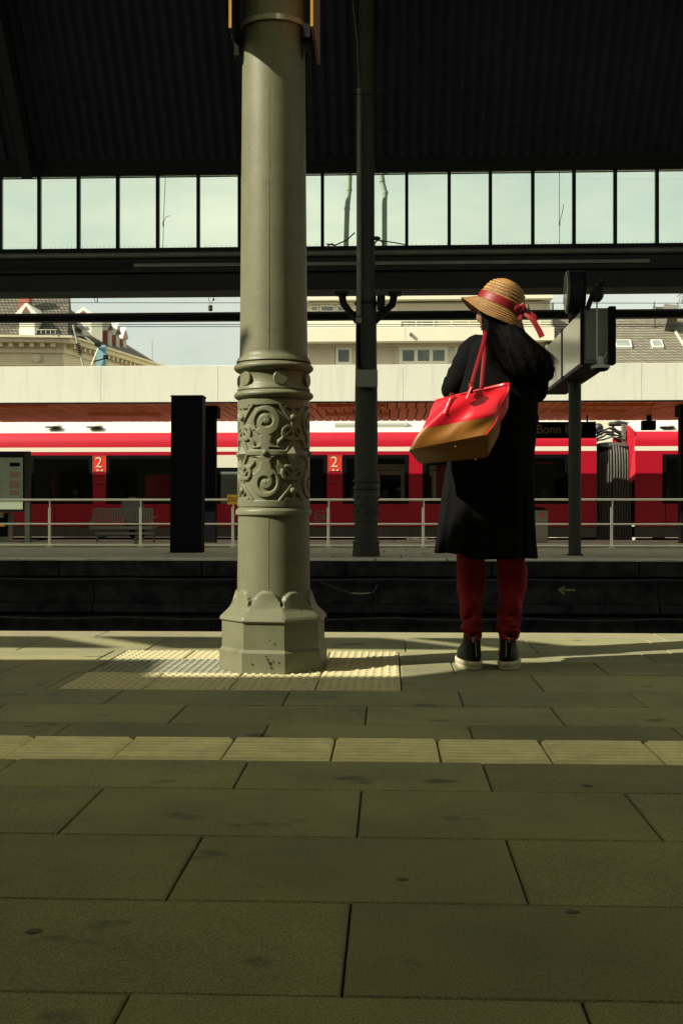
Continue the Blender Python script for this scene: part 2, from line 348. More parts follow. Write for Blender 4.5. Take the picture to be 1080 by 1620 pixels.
def row(y0, y1, jx, m=m_slab, skip=None, lo=-4.2, hi=5.2, w=PW):
    js = []; x = jx
    while x > lo: x -= w
    x = lo if x < lo else x
    js = [lo]; k = math.ceil((lo - jx) / w + .15)
    while jx + k * w < hi - .1: js.append(jx + k * w); k += 1
    js.append(hi)
    for a, b in zip(js, js[1:]):
        segs = [(a, b)]
        if skip:
            segs = []
            if a < skip[0]: segs.append((a, min(b, skip[0])))
            if b > skip[1]: segs.append((max(a, skip[1]), b))
        for p, q in segs:
            if q - p > .04: slab(p, q, y0, y1, m)
sk = (AX0, AX1)
rows = [(-.38, .02, .2), (.02, .41, -.1), (.41, .80, .15), (.80, 1.2, .33), (1.2, 1.593, X(180, 1.5)), (1.593, 1.976, X(548, 1.78)), (1.976, 2.37, X(294, 2.18)), (2.37, 2.77, X(568, 2.56)),
        (2.77, 3.085, X(381, 2.93)), (3.384, 3.613, X(419, 3.5)), (3.613, 3.964, X(284, 3.83)), (3.964, 4.30, X(455, 4.19)),
        (4.30, 4.75, X(848, 4.55)), (4.75, 5.15, X(718, 4.9)), (5.15, 5.5, X(170, 5.35)), (5.5, 6.06, X(250, 5.8))]
for y0, y1, j in rows:
    row(y0, y1, j, skip=sk if 4.25 < y0 < 5.45 else None)
row(6.06, 6.38, X(160, 6.2), m=m_cope, w=1.0)
# ribbed guide strip
def ribtile(w, d, nr=7):
    mb = MB(); mb.add(*slabmesh(w, d))
    for k in range(nr):
        y = -d / 2 + d * (k + .5) / nr; h = d / nr * .30
        mb.add([(-w / 2 + .006, y - h, .0002), (w / 2 - .006, y - h, .0002), (w / 2 - .008, y - h * .5, .0065), (-w / 2 + .008, y - h * .5, .0065), (-w / 2 + .008, y + h * .5, .0065), (w / 2 - .008, y + h * .5, .0065), (w / 2 - .006, y + h, .0002), (-w / 2 + .006, y + h, .0002)],
               [(0, 1, 2, 3), (3, 2, 5, 4), (4, 5, 6, 7), (0, 3, 4, 7), (1, 6, 5, 2)])
    return mb
rt = ribtile(.291, .292).mesh('guide_tile', m_guide)
x = X(526, 3.23) - .298 * 15
while x < 5.1:
    o = meshobj('guide_tile', rt, NPF, (x + .149, 3.2345, random.uniform(-.001, .001))); o.rotation_euler = (0, 0, random.uniform(-.002, .002)); x += .298
# studded tiles
def studtile(w, d, nx, ny, m, name='studded_tile'):
    mb = MB(); mb.add(*slabmesh(w, d))
    for i in range(nx):
        for j in range(ny):
            cx, cy = -w / 2 + w * (i + .5) / nx, -d / 2 + d * (j + .5) / ny; r = .0095
            ring = lambda rr, z: [(cx + rr * math.cos(2 * PI * k / 8), cy + rr * math.sin(2 * PI * k / 8), z) for k in range(8)]
            mb.loft([ring(r, .0003), ring(r * .85, .0035), ring(r * .45, .0048)], True)
    return mb.mesh(name, m, smooth=35)
tw = (AX1 - AX0) / 4
st_a = studtile(tw - .006, .444, 10, 7, m_stud); st_b = studtile(tw - .006, .294, 10, 5, m_stud)
for k in range(4):
    xc = AX0 + tw * (k + .5)
    meshobj('studded_tile', st_a, NPF, (xc, 4.525, 0)); meshobj('studded_tile', st_b, NPF, (xc, 5.35, 0))
meshobj('studded_tile', st_a, NPF, (AX0 + tw * 3.5, 4.975, 0)); meshobj('studded_tile', st_a, NPF, (AX0 + tw * 2.5, 4.975, 0))
mp_ = studtile(tw * 2 - .01, .44, 20, 10, m_plate, 'hatch_plate'); meshobj('hatch_plate', mp_, NPF, (AX0 + tw, 4.975, -.001), 'grey steel chequered hatch plate')

# ------------------------------------------------------------------ far platform
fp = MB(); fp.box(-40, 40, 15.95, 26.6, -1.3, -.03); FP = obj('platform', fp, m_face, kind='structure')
fl = [15.92, 16.45, 17.5, 18.55, 19.6, 20.65, 21.4, 22.6, 23.8, 25.0, 26.6]
for i in range(len(fl) - 1):
    m = m_farcope if i in (0, 6, 7, 8, 9) else m_farslab; w = 1.0 if i < 6 else 1.6; x = -8.2 + (i * .37) % 1  # rows under the canopy made paler to bounce light onto the soffit
    while x < 9.5: slab(x, x + w, fl[i], fl[i + 1], m, gap=.02); x += w
for o in list(NPF.children):
    if o.location.y > 10: o.parent = FP
e = MB(); e.box(-40, -8.2, 15.92, 26.6, -.03, -.003); e.box(9.8, 40, 15.92, 26.6, -.03, -.003); obj('paving_edge', e, m_farslab, FP)
# platform face: coursed blocks
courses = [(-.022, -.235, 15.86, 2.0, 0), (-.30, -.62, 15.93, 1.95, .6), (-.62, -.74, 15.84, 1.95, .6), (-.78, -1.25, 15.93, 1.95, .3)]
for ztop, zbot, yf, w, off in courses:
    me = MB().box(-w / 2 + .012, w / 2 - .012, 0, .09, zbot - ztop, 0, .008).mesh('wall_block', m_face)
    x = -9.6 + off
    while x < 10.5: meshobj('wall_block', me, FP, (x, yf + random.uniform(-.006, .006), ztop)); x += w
for zc, sag in ((-.27, .012), (-.80, .03)):
    pts = []
    x = -9
    while x < 10: pts.append((x, 15.82, zc - sag * abs(math.sin(x * 1.7)))); x += .2
    c = tag(obj('cable', MB().tube(pts, .014, 6), m_cable, smooth=40), ['black cable run high along the far platform face, under its coping', 'sagging black cable run low along the far platform face'][sag > .02], 'cable', 'cables along the far platform face')
c = tag(obj('cable', MB().tube([at(x_, y_, 15.8) for x_, y_ in ((500, 918), (530, 930), (556, 939), (580, 940), (590, 937), (597, 925))], .012, 6), m_cable, smooth=40), 'short drooping cable loop with pale end on the far platform face', 'cable')
obj('cable_sleeve', MB().tube([at(x_, y_, 15.79) for x_, y_ in ((556, 938.5), (570, 939), (584, 938.5))], .008, 6), m_lamp, c)
ar = MB(); P = lambda a, b: at(a, b, 15.9)
ar.prism([at(a, b, 15.915) for a, b in ((881, 933), (892, 927), (894, 930), (887, 933.2), (909, 931), (909, 935), (888, 935), (894, 939), (891, 941))], (0, -.004, 0))
tag(obj('arrow_mark', ar, m_spray), 'green sprayed arrow pointing left on the far platform face', 'paint mark')

# ------------------------------------------------------------------ ornate cast iron column
def col_base(mb, c, a0, hs, petals=True, shaft=.156, nphi=128, rot=-.1):
    """octagonal plinth that turns into scalloped petals round a round shaft; hs: height scale"""
    zs = [0, .02, .08, .085, .098, .11, .18, .196, .20, .206, .215, .228, .234, .25, .262] + [.262 + .0055 * i for i in range(1, 17)]
    rings = []
    for z in zs:
        ring = []
        for k in range(nphi):
            ph = 2 * PI * k / nphi; q = (ph - rot + PI / 2 + PI / 8) % (PI / 4) - PI / 8; oc = 1 / math.cos(q)
            if z <= .085: R = (a0 + .002) * oc
            elif z <= .098: R = (a0 + .002 - .010 * (z - .085) / .013) * oc
            elif z <= .206: R = (a0 - .008) * oc
            elif z <= .228: R = (a0 - .002 + .004 * math.sin((z - .206) / .022 * PI)) * oc
            elif z <= .262: R = (a0 - .002 - (z - .228) * 1.0) * oc
            else:
                t = (z - .262) / .088; slope = (a0 - .036) + (shaft + .010 - a0 + .036) * (1 - (1 - min(1, t * 1.25)) ** 1.6)
                oc2 = 1 + (oc - 1) * (1 - min(1, t * 1.2)); R = slope * oc2
                arch = .268 + .066 * math.sqrt(max(0, 1 - (q / (PI / 8)) ** 2))
                d = arch - z
                R = shaft + (R - shaft) * sm(-.004, .004, d) if petals else R
            ring.append((c[0] + R * math.cos(ph), c[1] + R * math.sin(ph), c[2] + z * hs))
        rings.append(ring)
    mb.loft(rings, True)
CC = Vector((X(433, 4.93), 4.93, 0))
zc = lambda py: Z(py, 4.93, 433)
mainc = thing('column', 'large olive grey cast iron column with scroll relief, on the near platform beside the woman', 'column', CC)
b = MB(); col_base(b, CC, .215, 1.0); obj('base', b, m_iron, mainc, 32)
for px_, py_, r_ in ((427, 1014, .0035), (420.5, 1039, .003), (423, 1044, .0035), (427, 1050, .008), (429, 1057, .006), (441, 1049, .0035), (432, 1047, .003), (398, 1052, .004)):
    dx_ = X(px_, 4.71) - CC.x; dy_ = (.2185 + .0998 * dx_) / -.995; zz_ = Z(py_, 4.71); rr0 = random.Random(int(px_))
    obj('paint_chip', MB().prism([(CC.x + dx_ + r_ * rr0.uniform(.6, 1.3) * math.cos(a_), CC.y + dy_ - .0012, zz_ + r_ * rr0.uniform(.5, 1.2) * math.sin(a_)) for a_ in np.linspace(0, 5.6, 9)], (0, .003, 0)), m_cable, mainc)
sh = MB()
sh.lathe([(.154, .25), (.156, zc(930)), (.154, zc(860)), (.1525, zc(820)), (.1525, zc(817)), (.1625, zc(814)), (.1635, zc(809)), (.1605, zc(806)), (.152, zc(804)), (.1515, zc(801))], CC, 96); obj('lower_shaft', sh, m_iron, mainc, 40)
# relief drum as a height field
NA, NZ = 520, 190
pyT, pyB = 636.0, 801.5
def relief(s, t):
    """s: px along the arc from the scroll axis (-45..45), t: px above the middle"""
    R = 57.0; h = 0.0
    def up(d): return sm(1.3, -1.3, d)
    if t > 72 or t < -72: h = max(h, 1)                                   # plain hoops top and bottom
    if abs(s) > 30 and abs(t) > 68: h = 1
    for (cy, sg) in ((48, 1), (-45, -1)):
        x_, y_ = s, (t - cy) * sg; r = math.hypot(x_, y_); a = math.atan2(y_, x_) if sg > 0 else math.atan2(y_, -x_)
        a = (a + PI * .75) % (2 * PI)
        disc = up(r - 23)
        gr = 5.5 + 10.5 * a / (2 * PI)
        groove = up(abs(r - gr) - 2.3 - .8 * a / 6.28) * (1 if r < 20 else 0)
        h = max(h, disc * (1 - .9 * groove) if r < 23.5 else 0)
        if r < 5: h = max(h, .6 + .7 * (1 - r / 5))
        # arm that sweeps from the scroll to the middle
        for q in (-1, 1):
            d = abs(math.hypot(x_ - q * 20, y_ + 26) - 17) - 3.6
            if y_ > -40 and y_ < -12 and x_ * q < 24: h = max(h, up(d))
    h = max(h, up(math.hypot(s, t) - 9), up(abs(s) - 5 - abs(t) * .22) if abs(t) < 26 else 0)       # waist
    h = max(h, up(abs(t) - 5 + abs(s) * .03))                              # strap across
    sa = abs(s) - 45.0
    h = max(h, up(abs(sa) / 15 * 13 + abs(t) / 27 * 13 - 13) )              # plate under the diamond
    h = max(h, up(abs(math.hypot(sa + 8, abs(t) - 30) - 9) - 3.2))          # little volutes
    h = max(h, up(math.hypot(sa, abs(t) - 56) - 9), up(abs(sa) - 3.2) if 28 < abs(t) < 70 else 0)
    d = abs((abs(t) - 56) + (sa + 8) * 1.15) / 1.5 - 2.8
    if -24 < sa < 2 and abs(t) > 38: h = max(h, up(d))
    d = abs((abs(t) - 32) - (sa + 6) * .9) / 1.35 - 2.6
    if -26 < sa < 0: h = max(h, up(d))
    return h
HF = np.zeros((NZ, NA // 4))
for i in range(NZ):
    t = 80 - 162 * i / (NZ - 1) + 1
    for j in range(NA // 4): HF[i, j] = relief(-44.77 + 89.54 * j / (NA // 4), t)
rings = []; axis0 = -PI / 2 - .14
for i in range(NZ):
    z = zc(pyT + (pyB - pyT) * i / (NZ - 1)); ring = []
    for k in range(NA):
        ph = 2 * PI * k / NA; q = (ph - axis0 + PI / 4) % (PI / 2); hh = HF[i, min(NA // 4 - 1, int(q / (PI / 2) * (NA // 4)))]
        Rr = .1455 + .0095 * hh; ring.append((CC.x + Rr * math.cos(ph), CC.y + Rr * math.sin(ph), z))
    rings.append(ring)
dr = MB(); dr.loft(rings, False); drum = obj('relief_drum', dr, m_iron, mainc, 2)
for k in range(4):
    for s_, py, kind in ((0, 719, 's'), (45, 664, 's'), (45, 777, 's'), (45, 720, 'd')):
        ph = axis0 + k * PI / 2 + s_ / 57.3; d = Vector((math.cos(ph), math.sin(ph), 0)); tn = Vector((-d.y, d.x, 0)); c = CC + d * .153 + Vector((0, 0, zc(py)))
        if kind == 's':
            o = obj('stud', MB().sphere(c, .0145, 14, 8), m_iron, drum, True)
        else:
            w, hgt = .029, .041; vs = [c - tn * w, c + Vector((0, 0, -hgt)), c + tn * w, c + Vector((0, 0, hgt)), c + d * .022]
            vs += [v - d * .01 for v in vs[:4]]
            o = obj('diamond', MB().add(vs, [(0, 1, 4), (1, 2, 4), (2, 3, 4), (3, 0, 4), (5, 6, 1, 0), (6, 7, 2, 1), (7, 8, 3, 2), (8, 5, 0, 3)]), m_iron, drum)
nk = MB(); z = zc
def torus_prof(yc_, R0, bulge, half, n=9):
    return [(R0 + bulge * math.sin(PI * i / (n - 1)) ** .8, z(yc_ + half - 2 * half * i / (n - 1))) for i in range(n)]
prof = [(.154, z(637)), (.150, z(634.5))] + torus_prof(627, .151, .0195, 7) + [(.1565, z(619)), (.154, z(615)), (.148, z(612)), (.1445, z(609)), (.1445, z(594)), (.148, z(591))] + torus_prof(583.5, .150, .0205, 7.5) + [(.160, z(575)), (.157, z(571)), (.150, z(568)), (.1465, z(566)), (.1455, z(561))]
nk.lathe(prof, CC, 96); neck = obj('neck_rings', nk, m_iron, mainc, 50)
for k in range(6):
    ph = -PI / 2 - .78 + .0 + k * PI / 3 + (0.02 if k else 0); d = Vector((math.cos(ph), math.sin(ph), 0)); tn = Vector((-d.y, d.x, 0)); c = CC + d * .142 + Vector((0, 0, z(603.5)))
    ring = lambda r, o: [c + d * o + tn * r * math.cos(a * PI / 12) + Vector((0, 0, r * math.sin(a * PI / 12))) for a in range(24)]
    obj('roundel', MB().loft([ring(.031, 0), ring(.031, .012), ring(.028, .015)], True), m_iron, neck, 40)
us = MB(); us.lathe([(.1455, z(562)), (.1435, z(500)), (.139, z(300)), (.134, z(80)), (.131, z(0)), (.128, 3.6), (.126, 4.75)], CC, 96); obj('upper_shaft', us, m_iron, mainc, True)
seam = MB()
for y0, y1, r0, r1 in ((944, 818, .157, .1535), (560, 12, .1465, .132)):
    seam.tube([(CC.x - .006, CC.y - r0 + .0016, z(y0)), (CC.x - .006, CC.y - r1 + .0016, z(y1))], .0022, 6)
obj('casting_seam', seam, m_iron, mainc, True)
# sign plates clamped on the column
sg = thing('sign_bracket', 'pair of upright sign plates with yellow edges clamped high on the olive column', 'sign bracket', (CC.x, CC.y, 2.66))
for xx, y1, m in ((-.658, 5.02, m_dark), (-.322, 5.12, m_orange)):
    s_ = MB(); s_.box(xx, xx + .012, 4.72, y1, 2.66, 3.45, .002); p = obj('sign_plate', s_, m, sg)
    s_ = MB(); s_.box(xx - .002, xx + .009, 4.708, 4.719, 2.66, 3.45); obj('yellow_edge', s_, m_yel2, p)
cl = MB(); cl.lathe([(.136, z(51)), (.142, z(51)), (.142, z(43)), (.136, z(43))], CC, 64); obj('clamp_ring', cl, m_plate, sg, 40)
br = MB()
for q in (-1, 1):
    xo = CC.x + q * .15; br = MB(); br.box(xo - .02, xo + .012, 4.84, 4.98, z(74), z(52), .003); br.box(xo - .012, xo + .008, 4.86, 4.9, z(98), z(56), .003); obj('bracket_arm', br, m_dark, sg)

# ------------------------------------------------------------------ unseen slotted roof added above the camera to shape the sunlight
SF = Vector((SD.x / SD.z, SD.y / SD.z, 0))
ZC = 4.8
def cz(xf, yf): return (xf + SF.x * ZC, yf + SF.y * ZC)
y_a, y_b = cz(0, 5.13)[1], cz(0, 6.95)[1]
rf = thing('added_slot_roof', 'unseen flat roof added over the near platform, slotted to shape sunlight', 'roof', (0, 0, ZC))
y_s = -7.0; r = MB(); bnd = [(-30, y_a), (cz(-1.05, 0)[0], y_a), (cz(-1.0, 0)[0], cz(0, 4.62)[1]), (cz(.05, 0)[0], cz(0, 4.66)[1]), (cz(.55, 0)[0], y_a), (cz(1.1, 0)[0], y_a), (cz(1.13, 0)[0], cz(0, 5.07)[1]), (cz(2.5, 0)[0], cz(0, 5.07)[1]), (cz(2.53, 0)[0], y_a), (30, y_a)]
for (xa_, ya_), (xb_, yb_) in zip(bnd, bnd[1:]): r.prism([(xa_, 1.8, ZC), (xb_, 1.8, ZC), (xb_, yb_, ZC), (xa_, ya_, ZC)], (0, 0, .03))
obj('fill_light_panel', r, m_trans, rf); r = MB(); r.box(-30, 30, y_s, 1.796, ZC, ZC + .1)  # added panel: diffuses sun into a warm fill on the paving
obj('shade_panel', r, m_corr, rf); r = MB(); r.box(-30, 30, 4.75, 5.1, ZC, ZC + .3); obj('column_beam', r, m_dark, rf)
# unseen slanted baffles added to the slot: they break the band of sunlight
def baffle(px0, px1, ya=5.55, yb=6.06, sk_=.5):
    x0, x1 = X(px0, 5.8), X(px1, 5.8)
    pts = [cz(x0 - sk_ / 2, yb), cz(x0 + sk_ / 2, ya), cz(x1 + sk_ / 2, ya), cz(x1 - sk_ / 2, yb)]
    mb = MB(); mb.prism([(p[0], p[1], ZC + .05) for p in pts], (0, 0, .03)); obj('baffle_panel', mb, m_corr, rf)
baffle(-900, 100); baffle(185, 655); baffle(705, 850)
for k in range(-12, 14):
    r = MB(); x_, _ = cz(k * 2.2 + 7.9, 0); r.box(x_ - .02, x_ + .02, y_a, y_b, ZC + .10, ZC + .17)
    if not -5 <= k <= -1: obj('glazing_bar', r, m_dark, rf)  # bars of the added slot, which holds no glass

# ------------------------------------------------------------------ train shed: vault, clerestory, girders
YW = 18.6
prof = [(YW, 6.36), (18.1, 7.0), (17.4, 7.9), (16.8, 8.65), (15.5, 9.7), (13.5, 10.5), (11, 11.0), (8, 11.25), (5.5, 11.3)]
shed = thing('train_shed', 'dark train shed with corrugated vault roof and long clerestory glazing over the tracks', 'train shed', (0, YW, 4.2))
v = []; f = []; nxc = 0; xs = []
x = -26.0
while x < 26: xs += [(x, 0), (x + .05, .0), (x + .09, -.045), (x + .14, -.045)]; x += .18
for (yy, zz) in prof:
    for xx, dz in xs: v.append((xx, yy + dz * .6, zz + dz * .8))
n_ = len(xs)
for i in range(len(prof) - 1):
    for j in range(n_ - 1): f.append((i * n_ + j, i * n_ + j + 1, (i + 1) * n_ + j + 1, (i + 1) * n_ + j))
obj('corrugated_roof', MB().add(v, f), m_corr, shed)
for px in (48, -560, 640, 1230):
    xx = X(px, YW); r = MB(); r.loft([[(xx - .09, a, b_ - .05), (xx + .09, a, b_ - .05), (xx + .09, a - .16, b_ - .30), (xx - .09, a - .16, b_ - .30)] for a, b_ in prof], True)
    if px != 640: obj('rafter', r, m_girder, shed)
gw = MB(); gw.box(-26, 26, YW - .06, YW + .16, Z(262, YW), 6.42); gw.box(-26, 26, YW - .1, YW + .1, Z(275, YW), Z(262, YW) - .002, .01); obj('head_beam', gw, m_dark, shed)
gw = MB(); gw.box(-26, 26, YW - .05, YW + .12, Z(400, YW), Z(390, YW)); gw.box(-26, 26, YW - .30, YW + .12, Z(403, YW) - .02, Z(400, YW) - .002); obj('sill_beam', gw, m_dark, shed)
obj('gutter', MB().tube([(-26, YW - .34, Z(408, YW)), (26, YW - .34, Z(408, YW))], .045, 12), m_gutter, shed, 40)
gw = MB(); gw.box(-26, 26, YW - .30, YW - .27, Z(434, YW), Z(412, YW)); gw.box(-26, 26, YW - .05, YW + .1, Z(434, YW) - .02, Z(403, YW)); gw.box(-26, 26, YW - .22, YW + .2, Z(462, YW), Z(434, YW) - .004, .006); gw.box(-26, 26, YW - .3, YW + .28, Z(463.5, YW), Z(462, YW) - .002)
obj('girder', gw, m_girder, shed)
pg = MB(); pg.box(-26, X(215, YW), YW - .315, YW - .302, Z(429, YW), Z(418, YW)); obj('plate_strip', pg, m_dark, shed)
pg = MB(); pg.box(X(219, YW), X(1020, YW), YW - .325, YW - .302, Z(426, YW), Z(421, YW)); obj('cable_tray', pg, m_gutter, shed)
bars = [2, 63, 125, 187, 250, 314, 379, 445, 510, 576, 643, 710, 775, 842, 907, 972, 1038]
bx_ = [X(p, YW) for p in bars]; bw = .66
bx_ = [bx_[0] - bw * k for k in range(12, 0, -1)] + bx_ + [bx_[-1] + bw * k for k in range(1, 12)]
z0, z1 = Z(390, YW), Z(275, YW)
bm_ = MB().box(-.026, .026, -.05, .04, z0 - 5.5, z1 - 5.5).mesh('glazing_bar', m_dark)
for x_ in bx_: meshobj('glazing_bar', bm_, shed, (x_, YW, 5.5))
for a, b_ in zip(bx_, bx_[1:]):
    gp = MB(); gp.box(a + .027, b_ - .027, YW - .004, YW + .004, z0 + .001, z1 - .001)
    obj('window_pane', gp, m_glass, shed)
sp = MB(); sp.tube([(-12, YW + .35, z0 + .07), (12, YW + .35, z0 + .07)], .004, 4)
x = -9
while x < 9: sp.tube([(x, YW + .35, z0 - .02), (x + random.uniform(-.02, .02), YW + .35, z0 + .13)], .0022, 3); x += .07
o = tag(obj('bird_spikes', sp, m_wire), 'thin row of bird spikes and wire behind the clerestory sill', 'bird spikes')
for py, yy in ((150, 16.5), (205, 17.3)):
    w = MB(); w.tube([at(-200, py + 8, yy), at(300, py + 2, yy), at(800, py - 3, yy), at(1300, py - 1, yy)], .007, 5)
    tag(obj('wire', w, m_wire, smooth=True), 'thin cable strung under the vault roof, the ' + ('upper' if py == 150 else 'lower') + ' of two', 'cable', 'cables under the vault roof')
for px, pts, lab in ((550, [(553, 268), (552, 300), (549, 330), (547, 398)], 'zinc downpipe seen through the clerestory, left of the dark column'), (606, [(603, 268), (604, 286), (609, 305), (608, 320), (608, 398)], 'kinked zinc downpipe seen through the clerestory, right of the dark column')):
    t = thing('downpipe', lab, 'downpipe', at(pts[-1][0], pts[-1][1], YW + .5), 'downpipes behind the clerestory')
    obj('pipe', MB().tube([at(a, b_, YW + .5) for a, b_ in pts], .043, 12), m_pipe, t, 40)
    cl = MB()
    for a, b_ in pts[1:3]: cl.tube([at(a, b_ - 2, YW + .5), at(a, b_ + 2, YW + .5)], .05, 12)
    obj('pipe_collar', cl, m_pipe, t, 40)

# second, darker column
C2 = Vector((X(579, 17.05), 17.05, 0)); k2 = 17.05 / 1820; z2 = lambda py: Z(py, 17.05, 579)
c2 = thing('column', 'slim dark green column with small relief, standing on the far platform', 'column', C2)
b = MB(); col_base(b, C2, .20, .95, True, .165, 64, rot=0); obj('base', b, m_iron2, c2, 32)
pr = [(.168, .25), (.172, z2(826)), (.185, z2(825)), (.185, z2(822)), (.172, z2(821)), (.178, z2(818)), (.178, z2(778)), (.170, z2(776)), (.195, z2(774)), (.195, z2(771)), (.168, z2(769)), (.165, z2(764)), (.195, z2(762.5)), (.195, z2(760)), (.168, z2(758)), (.172, z2(700)), (.165, z2(613)), (.160, z2(590)), (.150, z2(470)), (.125, z2(452)), (.118, 8.9)]
obj('shaft', MB().lathe(pr, C2, 32), m_iron2, c2, 35)
for k in range(8):
    for zz in (z2(810), z2(799), z2(787)):
        ph = k * PI / 4 + (.39 if zz == z2(799) else 0); p = C2 + Vector((math.cos(ph) * .178, math.sin(ph) * .178, zz)); obj('boss', MB().sphere(p, .03, 8, 5), m_iron2, c2, True)
for pts in (((566, 508), (552, 492), (543, 480), (540, 462)), ((592, 508), (606, 494), (620, 482), (624, 462))):
    br = MB(); P_ = [at(a, b_, 17.05) for a, b_ in pts]; br.tube(P_, [.06, .05, .055, .06], 10); q = P_[-1]; br.box(q.x - .1, q.x + .1, 16.95, 17.15, q.z - .05, q.z, .01); obj('bracket', br, m_dark, c2, 35)
cl = MB(); cl.tube([(C2.x, 17.05, z2(482)), (C2.x, 17.05, z2(479))], .175, 20); cl.box(C2.x + .16, C2.x + .28, 16.90, 17.05, z2(492), z2(470), .01); obj('collar', cl, m_dark, c2, 35)
bx = MB(); a, b_ = at(562, 613, 16.80), at(597, 585, 16.80); bx.box(a.x, b_.x, 16.75, 16.89, a.z, b_.z, .008); obj('junction_box', bx, m_steelbox, c2)
pz = MB(); pz.tube([at(567.5, 500, 16.85), at(567.5, 140, 16.85)], .035, 12); pz.box(X(563, 16.85), X(572, 16.85), 16.81, 16.89, Z(512, 16.85), Z(502, 16.85), .004); obj('conduit_pipe', pz, m_gutter, c2, 40)
obj('conduit_hose', MB().tube([at(567, 512, 16.83), at(567, 560, 16.83), at(568, 578, 16.83), at(572, 586, 16.83)], .03, 10), m_black, c2, True)
obj('conduit_wire', MB().tube([at(567, 138, 16.85), at(564, 60, 16.85), at(558, 4, 16.85)], .008, 6), m_gutter, c2, True)
w = MB(); w.tube([at(561, 368, 16.95), at(548, 380, 16.95), at(530, 388, 16.95), at(516, 386, 16.95)], .010, 6); w.tube([at(x_, y_, 16.95) for x_, y_ in ((588, 374), (594, 377), (604, 381), (625, 384), (640, 387))], .009, 6)
w.tube([at(599 + 7 * math.cos(a * .4), 388 - 8 * math.sin(a * .4), 16.95) for a in range(9)], .012, 6); w.tube([at(524 + 6 * math.cos(a * .4), 392 - 6 * math.sin(a * .4), 16.95) for a in range(9)], .012, 6); w.sphere(at(595, 377, 16.95), .05, 8, 6, (1.3, 1, .6))
tag(obj('cable', w, m_cable, smooth=True), 'loose looped cables hanging either side of the dark column by the clerestory sill', 'cable')
# thin beam behind the shed wall
tb = MB(); tb.box(-26, 26, 20.0, 20.18, Z(505, 20), Z(492, 20), .01); tb = obj('cross_beam', tb, m_dark); tag(tb, 'thin dark steel beam running the width just below the girder', 'beam')
obj('insulator', MB().lathe([(.03, 0), (.045, .04), (.03, .05), (.045, .09), (.02, .1)], tuple(at(333, 492, 20.09)), 10), m_insul, tb, 40)
obj('insulator', MB().lathe([(.03, 0), (.045, .04), (.03, .05), (.02, .12)], tuple(at(834, 492, 20.09)), 10), m_insul, tb, 40)

# ------------------------------------------------------------------ railing on the far platform
YR = 21.1
ra = thing('railing', 'pale steel railing with three rails along the far platform', 'railing', (0, YR, 0))
zt, zm, zb = Z(790.5, YR), Z(829, YR), Z(863, YR)
for zz, r_ in ((zt, .022), (zm, .017), (zb, .017)): obj('rail', MB().tube([(-12, YR, zz), (12, YR, zz)], r_, 10), m_steel, ra, 40)
for px in (-215, -68, 78, 222, 368, 519, 669, 818, 967, 1115, 1263):
    x_ = X(px, YR); p = MB(); p.tube([(x_, YR + .03, 0), (x_, YR + .03, zt - .14)], .026, 12); p.tube([(x_ + .012, YR + .01, zt - .14), (x_ + .012, YR, zt - .015)], .013, 8); p.box(x_ - .05, x_ + .05, YR - .02, YR + .08, 0, .012)
    obj('post', p, m_steel, ra, 40)
ys = MB(); a, b_ = at(359, 798, 21.0), at(378.5, 782.5, 21.0); ys.box(a.x, b_.x, 21.045, 21.055, a.z, b_.z); ys = obj('notice_sign', ys, m_yellow); tag(ys, 'small yellow notice on the top rail just left of the olive column', 'sign')
text('lettering', 'Bitte nicht', .052, m_ink, ys, (a.x + .02, 21.043, b_.z - .075)); text('lettering', 'anlehnen', .056, m_ink, ys, (a.x + .02, 21.043, a.z + .055))
kb = MB(); kb.box(-12, 12, YR + .14, YR + .26, 0, .075, .01); tag(obj('kerb', kb, m_farcope, kind='structure'))

# ------------------------------------------------------------------ dark info pillar, sign post, display, clock, loudspeaker
a, b_ = at(269, 875, 18.3), at(320.5, 625, 18.3)
pl = thing('info_pillar', 'tall black rectangular pillar standing on the far platform left of the olive column', 'pillar', ((a.x + b_.x) / 2, 18.45, 0))
p = MB(); p.loft([[(a.x, 18.3, 0), (b_.x - .02, 18.3, 0), (b_.x - .02, 18.62, 0), (a.x, 18.62, 0)], [(a.x + .02, 18.3, b_.z - .03), (b_.x, 18.3, b_.z - .03), (b_.x, 18.62, b_.z - .03), (a.x + .02, 18.62, b_.z - .03)]]); obj('body', p, m_black, pl)
p = MB(); p.box(a.x + .01, b_.x + .012, 18.29, 18.63, b_.z - .029, b_.z, .008); obj('cap', p, m_dark, pl)
YP = 17.5; xp = X(908.5, YP)
ps = thing('sign_post', 'dark round post carrying the glass display box and clock on the right', 'post', (xp, YP, 0))
obj('post', MB().tube([(xp, YP, 0), (xp, YP, 4.05)], .096, 20), m_iron2, ps, 40); obj('foot_plate', MB().box(xp - .11, xp + .11, YP - .11, YP + .11, 0, .02, .004), m_dark, ps)
x0, x1 = 2.575, 2.93; yn, yf = 15.6, 19.4; zb_, zt_ = 2.62, 3.40
dsp = thing('departure_display', 'long boxy glass fronted departure display on the dark post, seen end on', 'display', ((x0 + x1) / 2, YP, zb_))
obj('housing', MB().box(x0 + .03, x1, yn, yf, zb_ + .03, zt_, .01), m_housing, dsp)
obj('underside', MB().box(x0 + .01, x1 + .02, yn - .02, yf + .02, zb_, zb_ + .028), m_dark, dsp)
for yy0, yy1 in ((yn + .05, 17.35), (17.47, yf - .05)): obj('glass_panel', MB().box(x0 + .008, x0 + .028, yy0, yy1, zb_ + .06, zt_ - .03), m_opal, dsp)
obj('glass_divider', MB().box(x0, x0 + .03, 17.36, 17.46, zb_ + .03, zt_), m_dark, dsp)
obj('end_frame', MB().box(x1 + .002, x1 + .10, yn - .03, yn + .15, zb_ + .02, zt_ + .02, .01), m_black, dsp)
